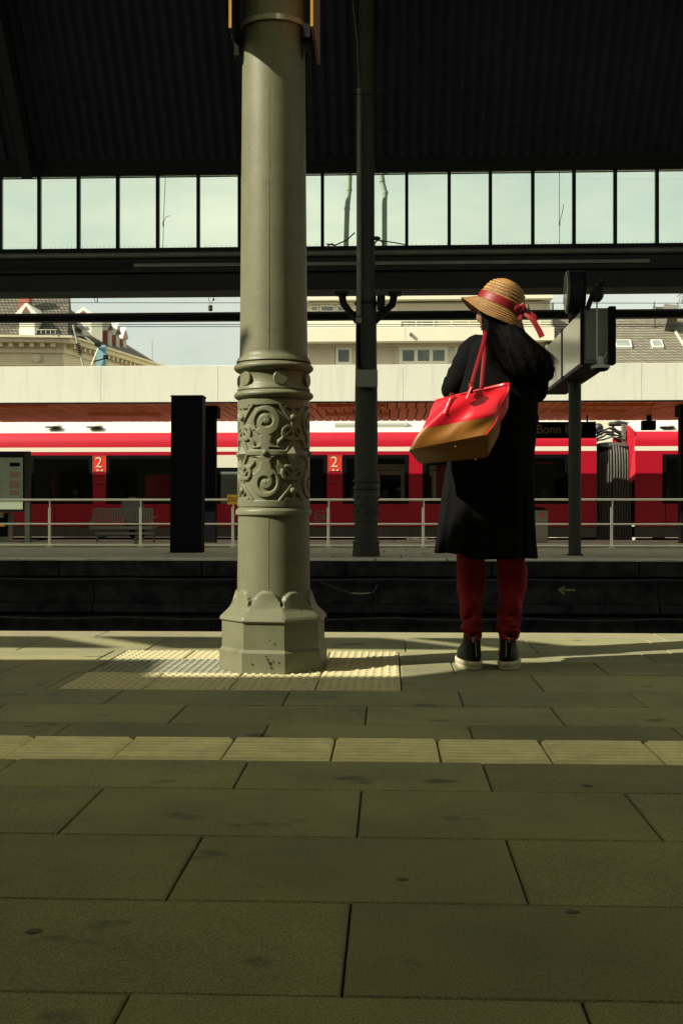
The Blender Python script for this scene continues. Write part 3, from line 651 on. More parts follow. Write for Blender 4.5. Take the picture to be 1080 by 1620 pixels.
obj('end_frame', MB().box(x0 - .012, x0 + .029, yn - .03, yn + .04, zb_ + .02, zt_ + .0, .005), m_black, dsp)
ep = MB(); ep.box(x0 + .05, x0 + .28, yn - .02, yn - .003, zb_ + .08, zt_ - .05, .004); obj('end_panel', ep, m_housing, dsp)
cx_, cz_ = X(909, 16.5), Z(462, 16.5, 909)
ck = thing('station_clock', 'round double sided platform clock above the display, seen almost edge on', 'clock', (cx_, 16.5, cz_ - .3))
def disc(c, r0, ax, t0, t1, seg=36):
    ax = Vector(ax).normalized(); s1 = ax.cross(Vector((0, 0, 1))).normalized(); s2 = Vector((0, 0, 1))
    return [[Vector(c) + ax * t + (s1 * math.cos(2 * PI * k / seg) + s2 * math.sin(2 * PI * k / seg)) * r for k in range(seg)] for t, r in t0_(t0, t1, r0)]
def t0_(t0, t1, r): return [(t0, r * .97), (t0 + .01, r), (t1 - .01, r), (t1, r * .97)]
ax = (-.999, .05, 0)
obj('case', MB().loft(disc((cx_, 16.5, cz_), .30, ax, -.10, .10)), m_dark, ck, 40)
obj('rim', MB().loft(disc((cx_, 16.5, cz_), .305, ax, .101, .125)), m_housing, ck, 40)
obj('rim', MB().loft(disc((cx_, 16.5, cz_), .305, ax, -.125, -.101)), m_black, ck, 40)
obj('dial', MB().loft(disc((cx_, 16.5, cz_), .275, ax, .126, .140)), m_opal, ck, 40)
hd = MB(); A = Vector(ax).normalized(); s1 = A.cross(Vector((0, 0, 1))).normalized(); c0 = Vector((cx_, 16.5, cz_)) + A * .148
for ang, ln, w_ in ((.5, .15, .011), (2.2, .22, .008)):
    d = s1 * math.sin(ang) + Vector((0, 0, math.cos(ang))); pd = s1 * math.cos(ang) - Vector((0, 0, math.sin(ang))); hd.prism([c0 - pd * w_, c0 + pd * w_, c0 + pd * w_ + d * ln, c0 - pd * w_ + d * ln], A * .004)
obj('hands', hd, m_black, ck)
obj('stem', MB().tube([(cx_, 16.5, cz_ - .29), (cx_, 16.5, 3.41)], .04, 10), m_dark, ck, 40)
# loudspeaker hanging in front of the display end
ls = thing('loudspeaker', 'grey dish loudspeaker hanging on a thin rod in front of the display', 'loudspeaker', at(949, 585, 15.2))
q = lambda a, b_: at(a, b_, 15.2)
obj('rod', MB().tube([q(943.5, 450), q(943.5, 570)], .010, 8), m_lamp, ls, 40)
mb = MB(); mb.tube([q(928, 490), q(938, 462), q(952, 447)], .035, 8); mb.box(q(949, 0).x, q(956, 0).x, 15.1, 15.3, q(0, 459).z, q(0, 446).z, .006); mb.box(q(937, 0).x, q(951, 0).x, 15.12, 15.28, q(0, 484).z, q(0, 464).z, .02); obj('arm', mb, m_dark, ls, 35)
mb = MB(); c = q(949, 570); mb.lathe([(.03, .05), (.04, .03), (.035, -.02), (.055, -.05), (.118, -.07), (.125, -.09), (.118, -.11)], c, 28); obj('dish', mb, m_lamp, ls, 40); obj('grille', MB().lathe([(.105, -.112), (.1, -.13), (.06, -.145)], c, 24), m_black, ls, 40)
obj('cable', MB().tube([q(952, 452), q(955, 460), q(953, 470), q(948, 466)], .008, 6), m_cable, ls, True)
obj('hook', MB().tube([q(953, 568), q(957, 562), q(959, 557)], .005, 6), m_lamp, ls, True)

# ------------------------------------------------------------------ far canopy
YC0, YC1 = 21.5, 26.55
zb_, zt_ = Z(635, YC0), Z(577, YC0)
cnp = thing('platform_canopy', 'long white fascia canopy with orange slatted soffit over the far platform', 'canopy', (0, YC0, zb_))
body = MB(); body.loft([[(xx, YC0 + .06, zb_ + .05), (xx, YC0 + .06, zt_ - .04), (xx, YC1 - .5, 3.38), (xx, YC1, 3.13), (xx, YC1, zb_ + .05)] for xx in (-30, 30)]); obj('deck', body, m_dark, cnp)
jx = [X(p, YC0) for p in (-260, -30, 160, 345, 637, 826, 1014, 1200)]; jx = [-30] + jx + [30]
for a, b_ in zip(jx, jx[1:]): obj('fascia_panel', MB().box(a + .0025, b_ - .0025, YC0, YC0 + .05, zb_, zt_, .004), m_white, cnp)
obj('fascia_lip', MB().box(-30, 30, YC0 - .004, YC0 + .07, zb_ - .022, zb_ - .002), m_dark, cnp)
pm = [MB().box(-.081, .081, 0, 1.78, 0, .02, .004).mesh('soffit_panel', m_soffit), MB().box(-.081, .081, 0, 3.1, 0, .02, .004).mesh('soffit_panel', m_soffit)]
for i, y0 in enumerate((YC0 + .09, YC0 + 1.94)):
    x = -9.0 + i * .05
    while x < 10.5: meshobj('soffit_panel', pm[i], cnp, (x, y0, zb_ + .022 + random.uniform(-.003, .003))); x += .1885
for side in ((-30, -9.15), (10.6, 30)): obj('soffit_sheet', MB().box(side[0], side[1], YC0 + .09, YC1 - .03, zb_ + .022, zb_ + .042), m_soffit, cnp)
for px0, px1, py in ((0, 75, 640.5), (140, 255, 654), (500, 610, 641), (515, 615, 655), (900, 1035, 642), (870, 990, 652)):
    yy = YC0 * (CY - 635) / (CY - py); obj('light_fitting', MB().box(X(px0, yy), X(px1, yy), yy, yy + .09, zb_ - .035, zb_ + .018, .006), m_soffit, cnp)
for px0, px1 in ((325, 342), (1074, 1092), (-420, -403)):
    t = thing('canopy_post', {325: 'dark canopy post behind the railing, right of the black pillar', 1074: 'dark canopy post at the right edge beside the second coach', -420: 'dark canopy post outside the left edge'}[px0], 'post', (X((px0 + px1) / 2, 22.7), 22.7, 0), 'posts holding the far canopy')
    a, b_ = X(px0, 22.7), X(px1, 22.7); obj('shaft', MB().box(a, b_, 22.6, 22.82, 0, zb_ - .2, .01), m_black, t); obj('head', MB().box(a - .03, b_ + .05, 22.5, 22.95, zb_ - .2, zb_ + .018, .01), m_black, t)
# station name sign
YS = 25.0; a, b_ = at(846, 693, YS), at(942, 667, YS)
ns = thing('station_sign', 'dark hanging station name sign in grey letters under the far canopy', 'sign', ((a.x + b_.x) / 2, YS, a.z))
obj('panel', MB().box(a.x - .35, b_.x, YS, YS + .12, a.z, b_.z, .006), m_black, ns)
for px in (851, 929): obj('hanger', MB().tube([(X(px, YS), YS + .06, b_.z - .002), (X(px, YS), YS + .06, zb_ + .02)], .018, 6), m_dark, ns)
text('lettering', 'Bonn Hbf', .275, m_letter, ns, (X(847.5, YS), YS - .004, Z(686.5, YS)), sx=.93)
a, b_ = at(1016, 680, YS), at(1037, 665, YS)
mn_ = thing('platform_monitor', 'small black monitor box hanging from the soffit above the second coach', 'monitor', ((a.x + b_.x) / 2, YS, a.z)); obj('case', MB().box(a.x, b_.x, YS, YS + .2, a.z, b_.z, .006), m_black, mn_); obj('hanger', MB().box(a.x + .1, a.x + .2, YS + .05, YS + .12, b_.z, zb_ + .02), m_dark, mn_)

# ------------------------------------------------------------------ bench with seated person, bin, notice board
YB = 24.0; zB = lambda py: Z(py, YB, 200)
a = X(141, YB); b_ = X(244, YB)
bn = thing('bench', 'grey perforated metal bench seen from behind beyond the railing', 'bench', ((a + b_) / 2, YB, 0))
bp = MB(); xa, xb = X(148, YB), X(242, YB)
for k in range(24):   # fine perforation too small to see: close set bars inside a frame
    xx = xa + .03 + (xb - xa - .06) * k / 23; bp.box(xx - .015, xx + .015, YB + .005, YB + .02, zB(826), zB(807))
obj('back_mesh', bp, m_bench, bn, kind='stuff')
fr = MB(); fr.tube([(xa, YB, zB(828)), (xa, YB, zB(805.5)), (xb, YB, zB(805.5)), (xb, YB, zB(828))], .022, 8); obj('back_frame', fr, m_bench, bn, 40)
st = MB(); st.box(xa - .08, xb, YB + .05, YB + .5, zB(837), zB(833), .01); st.box(xa - .08, xb, YB, YB + .04, zB(838), zB(832), .01); obj('seat', st, m_bench, bn)
st = MB(); st.box(xa, xb, YB + .1, YB + .16, zB(846), zB(842)); obj('stretcher', st, m_bench, bn)
for xx in (xa - .08, xb - .06):
    ar_ = MB(); ar_.tube([(xx, YB + .02, zB(834)), (xx + .03, YB + .02, zB(824)), (xx + .06, YB + .05, zB(819)), (xx + .06, YB + .4, zB(818))], .02, 8); obj('armrest', ar_, m_bench, bn, 40)
for xx in (xa + .05, (xa + xb) / 2 + .25, xb): 
    lg = MB(); lg.tube([(xx, YB + .12, zB(838)), (xx - .02, YB + .2, 0)], .022, 8); obj('leg', lg, m_bench, bn, 40)
# seated figure
def skinned(name, verts, edges, m, parent=None, sub=2, root=0, extra=None, voxel=None):
    me = bpy.data.meshes.new(name); me.from_pydata([v[:3] for v in verts], edges, [])
    o = bpy.data.objects.new('tmp', me); COL.objects.link(o)
    md = o.modifiers.new('s', 'SKIN')
    for i, v_ in enumerate(verts):
        sv = me.skin_vertices[0].data[i]; r_ = v_[3]; sv.radius = (r_, r_) if not isinstance(r_, tuple) else r_
        sv.use_root = i == root
    sb = o.modifiers.new('b', 'SUBSURF'); sb.levels = sub; sb.render_levels = sub
    dg = bpy.context.evaluated_depsgraph_get(); dg.update()
    nm = bpy.data.meshes.new_from_object(o.evaluated_get(dg)); bpy.data.objects.remove(o)
    if extra or voxel:
        base = MB(); base.add([tuple(v_.co) for v_ in nm.vertices], [tuple(p.vertices) for p in nm.polygons])
        for e in extra or []: base.add(e.v, e.f)
        o = bpy.data.objects.new('tmp', base.mesh('t', m)); COL.objects.link(o)
        rm = o.modifiers.new('r', 'REMESH'); rm.mode = 'VOXEL'; rm.voxel_size = voxel or .006
        cs = o.modifiers.new('c', 'SMOOTH'); cs.iterations = 2; cs.factor = .4
        dg = bpy.context.evaluated_depsgraph_get(); dg.update(); nm = bpy.data.meshes.new_from_object(o.evaluated_get(dg)); bpy.data.objects.remove(o)
    nm.name = name; nm.materials.clear(); nm.materials.append(m)
    nm.polygons.foreach_set('use_smooth', [True] * len(nm.polygons))
    og = worg(parent)
    for v_ in nm.vertices: v_.co -= og
    r_ = bpy.data.objects.new(name, nm); link(r_, parent); return r_
def hand_chain(wr, d, side, up, s=1.0, curl=.5):
    """palm and five fingers as separate chains; returns list of (verts, edges) in world space"""
    d = d.normalized(); up = up.normalized(); side = side.normalized(); V = [(*(wr), .024 * s), (*(wr + d * .04 * s), (.033 * s, .014 * s)), (*(wr + d * .08 * s), (.034 * s, .013 * s))]; E = [(0, 1), (1, 2)]; ch = []
    for k, (o_, ln) in enumerate(((-.030, .062), (-.010, .072), (.010, .068), (.028, .052))):
        p = wr + d * .07 * s + side * o_ * s; dd = d.copy(); pts = [(*p, .0095 * s)]
        for j in range(3): dd = (dd - up * curl * .55).normalized(); p = p + dd * ln * s / 3 * 1.15; pts.append((*p, (.009 - .001 * j) * s))
        ch.append(pts)
    p = wr + d * .025 * s - side * .02 * s; pts = [(*p, .012 * s)]; dd = (d - side * .9 - up * .25).normalized()
    for j in range(3): p = p + dd * .026 * s; pts.append((*p, (.011 - .001 * j) * s)); dd = (dd + d * .35 - up * .12).normalized()
    ch.append(pts); return V, E, ch
xs_ = X(204, YB); Yp = YB + .33; zs_ = zB(834)
sp_ = thing('person', 'person in pale plaid shirt sitting on the bench with back turned', 'person', (xs_, Yp, 0))
bodyv = [(xs_, Yp, zs_ + .10, .14), (xs_, Yp - .03, zs_ + .30, .15), (xs_, Yp, zs_ + .48, .15), (xs_, Yp + .02, zs_ + .57, .055), (xs_, Yp + .04, zs_ + .66, .088), (xs_, Yp + .05, zs_ + .75, .085),
         (xs_ - .17, Yp, zs_ + .50, .06), (xs_ - .22, Yp + .05, zs_ + .25, .045), (xs_ - .14, Yp + .3, zs_ + .18, .038), (xs_ - .08, Yp + .38, zs_ + .17, .03),
         (xs_ + .17, Yp, zs_ + .50, .06), (xs_ + .22, Yp + .05, zs_ + .25, .045), (xs_ + .14, Yp + .3, zs_ + .18, .038), (xs_ + .08, Yp + .38, zs_ + .17, .03),
         (xs_ - .1, Yp + .45, zs_ + .07, .07), (xs_ - .1, Yp + .47, .08, .045), (xs_ - .1, Yp + .62, .05, .035), (xs_ + .1, Yp + .45, zs_ + .07, .07), (xs_ + .1, Yp + .47, .08, .045), (xs_ + .1, Yp + .62, .05, .035)]
bodye = [(0, 1), (1, 2), (2, 3), (3, 4), (4, 5), (2, 6), (6, 7), (7, 8), (8, 9), (2, 10), (10, 11), (11, 12), (12, 13), (0, 14), (14, 15), (15, 16), (0, 17), (17, 18), (18, 19)]
skinned('body', bodyv, bodye, m_skin, sp_)
sv = [(*v_[:3], (v_[3] if not isinstance(v_[3], tuple) else v_[3][0]) + .02) for v_ in bodyv]
skinned('shirt', [sv[0], sv[1], sv[2], (xs_, Yp, zs_ + .55, .07), sv[6], sv[7], sv[8], sv[10], sv[11], sv[12]], [(0, 1), (1, 2), (2, 3), (2, 4), (4, 5), (5, 6), (2, 7), (7, 8), (8, 9)], m_shirt, sp_)
skinned('trousers', [(xs_, Yp, zs_ + .1, .165), sv[14], sv[15], sv[17], sv[18]], [(0, 1), (1, 2), (0, 3), (3, 4)], m_coat, sp_)
obj('hair', MB().sphere((xs_, Yp + .03, zs_ + .73), .105, 16, 10, (1, 1.05, 1.05)), m_hair, sp_, True)
# weed and litter
wd = MB(); c = at(215, 864, 21.15)
for k in range(26):
    a_ = random.uniform(0, 2 * PI); r_ = random.uniform(.02, .09); h_ = random.uniform(.03, .13); p = Vector((c.x + r_ * math.cos(a_), 21.15 + r_ * math.sin(a_), h_)); d = Vector((math.cos(a_), math.sin(a_), .4)) * .03
    wd.add([p - d * .3, p + Vector((-d.y, d.x, 0)) * .4, p + d, p + Vector((d.y, -d.x, 0)) * .4], [(0, 1, 2, 3)]); wd.tube([(c.x, 21.15, 0), p], .003, 3)
tag(obj('weed', wd, mat('weed_leaf', (.13, .20, .03), .7)), 'small green weed growing at the foot of the second railing post', 'plant')
lt = MB(); pts = [(643, 853), (649, 851), (653, 854), (660, 852), (664, 855), (672, 853), (679, 856), (686, 854)]
for (a_, c_), (d_, e_) in zip(pts, pts[1:]): lt.prism([at(a_, c_ - 2, 24.4), at(d_, e_ - 2, 24.4), at(d_, e_ + 1.5, 24.4), at(a_, c_ + 2.2, 24.4)], (0, .03 + .02 * random.random(), 0))
tag(obj('torn_film', lt, m_litter), 'torn strip of white film caught behind the railing, left of the coat', 'litter')
# bin
a, b_ = at(838, 864, 23.2), at(866, 803, 23.2); bi = thing('litter_bin', 'grey green square litter bin behind the railing beside the coat', 'bin', ((a.x + b_.x) / 2, 23.3, 0))
obj('body', MB().box(a.x, b_.x, 23.2, 23.5, .03, b_.z - .05, .012), m_steelbox, bi); obj('lid', MB().loft([[(a.x, 23.2, b_.z - .049), (b_.x, 23.2, b_.z - .049), (b_.x, 23.5, b_.z - .049), (a.x, 23.5, b_.z - .049)], [(a.x + .05, 23.24, b_.z + .03), (b_.x - .06, 23.24, b_.z), (b_.x - .06, 23.46, b_.z), (a.x + .05, 23.46, b_.z + .03)]]), m_dark, bi)
lg = MB(); c = at(857, 815, 23.19); lg.prism([c + Vector((-.04, 0, -.03)), c + Vector((.04, 0, -.03)), c + Vector((.04, 0, .02)), c + Vector((0, 0, .05)), c + Vector((-.04, 0, .02))], (0, -.004, 0)); obj('label_mark', lg, m_redint, bi)
# notice board case left
YN = 22.5; q = lambda a, b_: at(a, b_, YN)
nb = thing('notice_case', 'pale green notice board in a dark frame at the left edge', 'notice board', (X(20, YN), YN, 0))
for p0, p1 in ((39.5, 47.5), (-125, -117)): obj('post', MB().box(X(p0, YN), X(p1, YN), YN, YN + .1, 0, q(0, 714).z, .008), m_iron2, nb)
obj('frame', MB().box(X(-117, YN), X(39.3, YN), YN + .012, YN + .09, q(0, 810).z, q(0, 714).z, .01), m_dark, nb)
obj('board', MB().box(X(-110, YN), X(36.5, YN), YN - .004, YN + .011, q(0, 806).z, q(0, 724).z, .004), m_board, nb)
for py0, py1, m in ((732, 738, m_black), (747, 756, m_paper), (761, 772, m_paper), (776, 783, m_paper)): obj('notice', MB().box(X(16, YN), X(32, YN), YN - .009, YN - .0045, q(0, py1).z, q(0, py0).z), m, nb)
obj('notice', MB().box(X(-80, YN), X(1, YN), YN - .009, YN - .0045, q(0, 790).z, q(0, 745).z), m_paper, nb)
pp = thing('poster_panel', 'low dark poster panel with cream lettering below the notice board', 'poster', (X(-10, YN), 22.9, 0))
obj('panel', MB().box(X(-90, 22.9), X(20, 22.9), 22.9, 22.96, .02, Z(811, 22.9), .006), m_skirt, pp); obj('poster', MB().box(X(-84, 22.9), X(13, 22.9), 22.885, 22.899, .15, Z(813, 22.9)), m_black, pp)
text('lettering', 'e', .22, m_cletter, pp, (X(-1, 22.9), 22.882, Z(818.5, 22.9))); obj('poster_strip', MB().box(X(-60, 22.9), X(9, 22.9), 22.878, 22.884, Z(833, 22.9), Z(828.5, 22.9)), m_yellow, pp)

# ------------------------------------------------------------------ red train
YT = 27.4; zT = lambda py: Z(py, YT, 560); xT = lambda px: X(px, YT)
ZW0, ZW1 = zT(797), zT(719.5)
def coach(x0, x1, wins, door, label, squares, chamfer=None):
    t = thing('train_coach', label, 'train', ((x0 + x1) / 2, YT, zT(850)), 'coaches of the red train')
    ops = sorted(wins + door)
    # side shell around openings
    side = MB(); side.box(x0, x1, YT, YT + .08, zT(833), ZW0 - .0)
    e = x0
    for a, b_ in ops: side.box(e, a, YT, YT + .08, ZW0, ZW1); e = b_
    side.box(e, x1, YT, YT + .08, ZW0, ZW1)
    up = [(YT, ZW1), (YT, zT(714) - .002)]; obj('side_wall', side, m_red, t)
    def strip(pr, m, name, x0_=x0, x1_=x1):
        mb = MB(); mb.loft([[(xx, a, b_) for a, b_ in pr] for xx in (x0_, x1_)], True); return obj(name, mb, m, t, 25)
    strip([(YT, ZW1), (YT, zT(714)), (YT + .08, zT(714)), (YT + .08, ZW1)], m_red, 'window_head')
    strip([(YT - .003, zT(714)), (YT + .004, zT(707)), (YT + .1, zT(707)), (YT + .1, zT(714))], m_stripe, 'white_stripe')
    strip([(YT + .004, zT(707)), (YT + .02, zT(699)), (YT + .07, zT(690)), (YT + .16, zT(683)), (YT + .3, zT(683)), (YT + .3, zT(707))], m_red, 'cant_rail')
    strip([(YT + .16, zT(683)), (YT + .28, zT(678)), (YT + .55, zT(673)), (YT + .95, zT(665)), (YT + 1.45, zT(655)), (YT + 1.95, zT(655)), (YT + 2.5, zT(668)), (YT + 2.8, zT(683))], m_roofg, 'roof')
    strip([(YT + 2.72, zT(833)), (YT + 2.72, zT(683)), (YT + 2.8, zT(683)), (YT + 2.8, zT(833))], m_red, 'far_wall')
    strip([(YT + .06, zT(850)), (YT + .03, zT(834)), (YT + .1, zT(834)), (YT + .13, zT(850))], m_skirt, 'skirt')
    strip([(YT + .1, zT(835)), (YT + 2.7, zT(835)), (YT + 2.7, zT(850)), (YT + .14, zT(850))], m_under, 'floor')
    for k, xx in enumerate((x0 + 1.6, x1 - 1.0)):
        for dx in (-.9, .9):
            w = MB(); c = (xx + dx, YT + .55, -.40); w.loft([[(c[0] + r_ * math.cos(2 * PI * j / 28), c[1] + yy, c[2] + r_ * math.sin(2 * PI * j / 28)) for j in range(28)] for r_, yy in ((.40, 0), (.42, .02), (.42, .1), (.45, .11), (.45, .14))]); obj('wheel', w, m_under, t, 40)
    obj('underframe', MB().box(x0 + .1, x1 - .1, YT + .35, YT + .5, -.75, zT(851), .02), m_under, t)
    for sd_ in (0,): obj('inner_wall', MB().box(x0 + .05, x1 - .05, YT + 2.5, YT + 2.6, ZW0 - .4, zT(715)), m_interior, t)
    obj('ceiling', MB().box(x0 + .05, x1 - .05, YT + .1, YT + 2.5, zT(716), zT(712)), m_interior, t)
    for a, b_ in wins:
        fr = MB(); fr.box(a, b_, YT - .006, YT + .03, ZW1 - .09, ZW1); fr.box(a, b_, YT - .006, YT + .03, ZW0, ZW0 + .10); fr.box(a, a + .09, YT - .006, YT + .03, ZW0 + .10, ZW1 - .09); fr.box(b_ - .09, b_, YT - .006, YT + .03, ZW0 + .10, ZW1 - .09)
        w = obj('window', fr, m_black, t); obj('pane', MB().box(a + .09, b_ - .09, YT + .01, YT + .018, ZW0 + .1, ZW1 - .09), m_tglass, w)
        obj('vent_flap', MB().box(a + .14, b_ - .14, YT + .022, YT + .032, ZW1 - .38, ZW1 - .36), m_skirt, w)
        for k in range(int((b_ - a) / .75)):
            s_ = MB(); xx = a + .2 + k * .75; s_.box(xx, xx + .12, YT + .35, YT + 1.0, ZW0 - .5, ZW0 + .36, .03); s_.box(xx + .125, xx + .5, YT + .35, YT + 1.0, ZW0 - .5, ZW0 - .2, .03); obj('seat', s_, m_interior if k % 2 else m_skirt, t)
    for a, b_ in door:
        d = MB(); d.box(a, a + .32, YT - .002, YT + .06, ZW0 - .45, ZW1, .0); d.box(b_ - .2, b_, YT - .002, YT + .06, ZW0 - .45, ZW1); d.box(a + .32, b_ - .2, YT - .002, YT + .06, ZW1 - .30, ZW1); d = obj('door', d, m_cream, t)
        obj('door_leaf', MB().box(a + .325, b_ - .205, YT + .01, YT + .05, ZW0 - .45, ZW1 - .305, .01), m_black, d); obj('door_window', MB().box(a + .42, b_ - .3, YT + .002, YT + .009, ZW0 - .1, ZW1 - .4), m_wing, d)
        obj('door_button', MB().sphere((a + .22, YT - .008, ZW1 - .28), .05, 10, 6), m_black, d, True)
    for k in range(int((x1 - x0) / 2.4)):
        xx = x0 + .7 + 2.4 * k
        if not any(a - .05 < xx < b_ + .05 for a, b_ in ops): obj('panel_seam', MB().box(xx, xx + .012, YT - .003, YT + .001, zT(833), ZW1), m_under, t)
        obj('panel_seam', MB().box(xx, xx + .012, YT - .003, YT + .001, zT(833), ZW0 - .004), m_under, t) if any(a - .05 < xx < b_ + .05 for a, b_ in ops) else None
    obj('skirt_hatch', MB().box(x0 + 2, x0 + 3.2, YT + .02, YT + .034, zT(848), zT(837)), m_skirt, t)
    for px in squares:
        a, b_ = xT(px), xT(px + 21.5); s_ = MB(); s_.box(a, b_, YT - .012, YT - .005, zT(745.5), ZW1 - .02); fw = .018
        q = obj('class_square', s_, m_sq, t); fr = MB(); zz0, zz1 = zT(763), ZW1 - .02
        fr.box(a, a + fw, YT - .015, YT - .0125, zz0, zz1); fr.box(b_ - fw, b_, YT - .015, YT - .0125, zz0, zz1); fr.box(a + fw, b_ - fw, YT - .015, YT - .0125, zz1 - fw, zz1); fr.box(a + fw, b_ - fw, YT - .015, YT - .0125, zz0, zz0 + fw); obj('outline', fr, m_cletter if 0 else m_chim, q)
        text('numeral', '2', .36, m_cletter, q, ((a + b_) / 2 - .105, YT - .0185, zT(738.8)), sx=1.0)
        obj('pictogram', MB().box(a + .1, a + .15, YT - .0185, YT - .0125, zT(745), zT(742)), m_cletter, q); obj('pictogram', MB().prism([(a + .18, YT - .0185, zT(745)), (b_ - .08, YT - .0185, zT(745)), (b_ - .08, YT - .0185, zT(741))], (0, .006, 0)), m_cletter, q)
    return t
wn = [(xT(a), xT(b_)) for a, b_ in ((-330, -220), (-195, -95), (-75, 25 + 12), (48, 147), (168, 283), (455, 517), (542, 646), (668, 772), (796, 899))]
c1 = coach(xT(-420), xT(943), wn, [(xT(322), xT(436))], 'red coach with the figure 2 panels and big dark windows, left of the bellows', (147, 519))
wn2 = [(xT(a), xT(b_)) for a, b_ in ((1047, 1150), (1175, 1290), (1320, 1430))]
c2_ = coach(xT(1004), xT(1500), wn2, [], 'red coach right of the bellows, cut off by the right edge', ())
# sloped end hood of the second coach
hdm = MB(); hdm.loft([[(xT(996), YT + .06, zT(765)), (xT(997), YT + .10, zT(675)), (xT(997), YT + .8, zT(672)), (xT(996), YT + .8, zT(765))], [(xT(1004), YT + .0, zT(758)), (xT(1004), YT + .06, zT(686)), (xT(1004), YT + .8, zT(670)), (xT(1004), YT + .8, zT(758))]]); obj('end_hood', hdm, m_red, c2_)
# interior partitions seen through the windows
def part_arch(px0, px1, py0):
    a, b_ = xT(px0), xT(px1); yy = YT + .22; zz = zT(py0); mb = MB(); w_ = .13
    mb.box(a, a + w_, yy, yy + .06, ZW0 - .4, zz - .25); mb.box(b_ - w_ * .7, b_, yy, yy + .06, ZW0 - .4, zz - .25); mb.box(a, b_, yy, yy + .06, zz - .25, zz); obj('partition', mb, m_cream, c1)
part_arch(592, 640, 734); part_arch(672, 678, 734); part_arch(672, 690, 736)
for p0, p1 in ((578, 592), (682, 705), (226, 268)): obj('red_partition', MB().box(xT(p0), xT(p1), YT + .3, YT + .36, ZW0 - .4, zT(738 if p0 < 600 else 736)) if p0 != 226 else MB().box(xT(p0), xT(p1), YT + .3, YT + .36, ZW0 - .3, zT(750)), m_redint, c1)
obj('door_stripe', MB().box(xT(843), xT(876), YT + .2, YT + .26, zT(734), zT(731)), m_redint, c1); obj('grab_pole', MB().tube([(xT(76), YT + .5, ZW0), (xT(76), YT + .5, zT(750))], .03, 8), m_redint, c1, 40)
# maker's logo
lo = MB(); a, b_ = at(497.5, 826, YT), at(519, 808.5, YT); w_ = .02
lo.box(a.x, b_.x, YT - .006, YT - .002, a.z, a.z + w_); lo.box(a.x, b_.x, YT - .006, YT - .002, b_.z - w_, b_.z); lo.box(a.x, a.x + w_, YT - .006, YT - .002, a.z + w_, b_.z - w_); lo.box(b_.x - w_, b_.x, YT - .006, YT - .002, a.z + w_, b_.z - w_)
lo = obj('logo_frame', lo, m_letter, c1); text('lettering', 'DB', .21, m_letter, lo, (a.x + .025, YT - .007, a.z + .055), sx=.9)
# roof equipment
for px in (86, 151, 1052): 
    c = at(px, 675, YT + .35); v_ = MB(); v_.lathe([(.19, -.03), (.2, .0), (.15, .05), (.05, .07)], c, 20); o = obj('roof_vent', v_, m_roofg, c1 if px < 900 else c2_, 40); obj('vent_slot', MB().box(c.x - .17, c.x + .17, YT + .16, YT + .2, c.z - .035, c.z - .005, .004), m_under, o)
hu = MB(); a, b_ = xT(505), xT(666); yy = YT + .5; zz0, zz1 = zT(683), zT(668)
hu.loft([[(xx, yy + .1 * k, z0_), (xx, yy + .1 * k + .02, z1_), (xx, yy + 1.8, z1_), (xx, yy + 1.8, z0_)] for xx, k, z0_, z1_ in ((a, 3, zz0, zz0 + .02), (a + .1, 1, zz0, zz0 + .12), (a + .33, 0, zz0, zz1 + .03), (b_ - .33, 0, zz0, zz1 + .03), (b_ - .1, 1, zz0, zz0 + .12), (b_, 3, zz0, zz0 + .02))]); hu = obj('air_conditioner', hu, m_roofg, c1)
obj('grille', MB().box(a + .36, b_ - .36, yy - .012, yy - .002, zz0 + .03, zz1 - .02), m_lamp, hu); obj('green_mark', MB().box(a + .37, a + .44, yy - .018, yy - .013, zz0 + .03, zz0 + .08), mat('green_mark', (.02, .3, .18), .5), hu)
# bellows
gx0, gx1 = xT(944), xT(1001)
bl = thing('gangway_bellows', 'ribbed rubber bellows joining the two red coaches', 'bellows', ((gx0 + gx1) / 2, YT + .3, -.6)); nrib = 13
for k in range(nrib):
    xx = gx0 + (gx1 - gx0) * (k + .5) / nrib; bow = .05 * math.sin(PI * (k + .5) / nrib) + (.05 if k > 5 else 0); yy = YT + .18 - bow; zt2 = zT(703) + .05 * math.sin(PI * k / (nrib - 1))
    path = [(xx, yy + .05, -.75), (xx, yy - .02, .0), (xx - .02, yy, .8), (xx, yy, 1.6), (xx, yy + .05, zt2 - .25), (xx, yy + .16, zt2 - .06), (xx, yy + .45, zt2), (xx, yy + 1.6, zt2 + .02)]
    obj('bellows_rib', MB().tube(path, .030, 8), m_rubber, bl, 50)
obj('inner_fold', MB().box(gx0, gx1, YT + .2, YT + 2.4, -.7, zT(706)), m_under, bl)
cb = MB()
for k in range(7):
    y_ = YT + .4 + .06 * k; cb.tube([(gx0 + (gx1 - gx0) * j / 8, y_ + .02 * math.sin(j), zT(700 - 2.5 * k) + .18 * math.sin(PI * j / 8) * (1 if k % 2 else .7) + .02 * math.sin(j * 2 + k)) for j in range(9)], .022, 6)
obj('jumper_cables', cb, m_cable, bl, 40)
ins = MB(); ins.tube([at(969, 674, YT + .9), at(969, 688, YT + .9)], .03, 8); ins.tube([at(966, 672, YT + .9), at(978, 669, YT + .9), at(998, 671, YT + .9)], [.05, .06, .03], 8)
for k in range(5): ins.sphere(at(965 + 4.5 * k, 671, YT + .9), .06, 8, 6)
ins.sphere(at(946, 677, YT + .9), .12, 10, 8); ins.sphere(at(948, 683, YT + .9), .1, 10, 8); obj('roof_insulator', ins, m_cable, bl, 40)
obj('end_frame', MB().box(xT(990), xT(994.5), YT + .4, YT + .6, zT(705), zT(670)), m_skirt, bl)

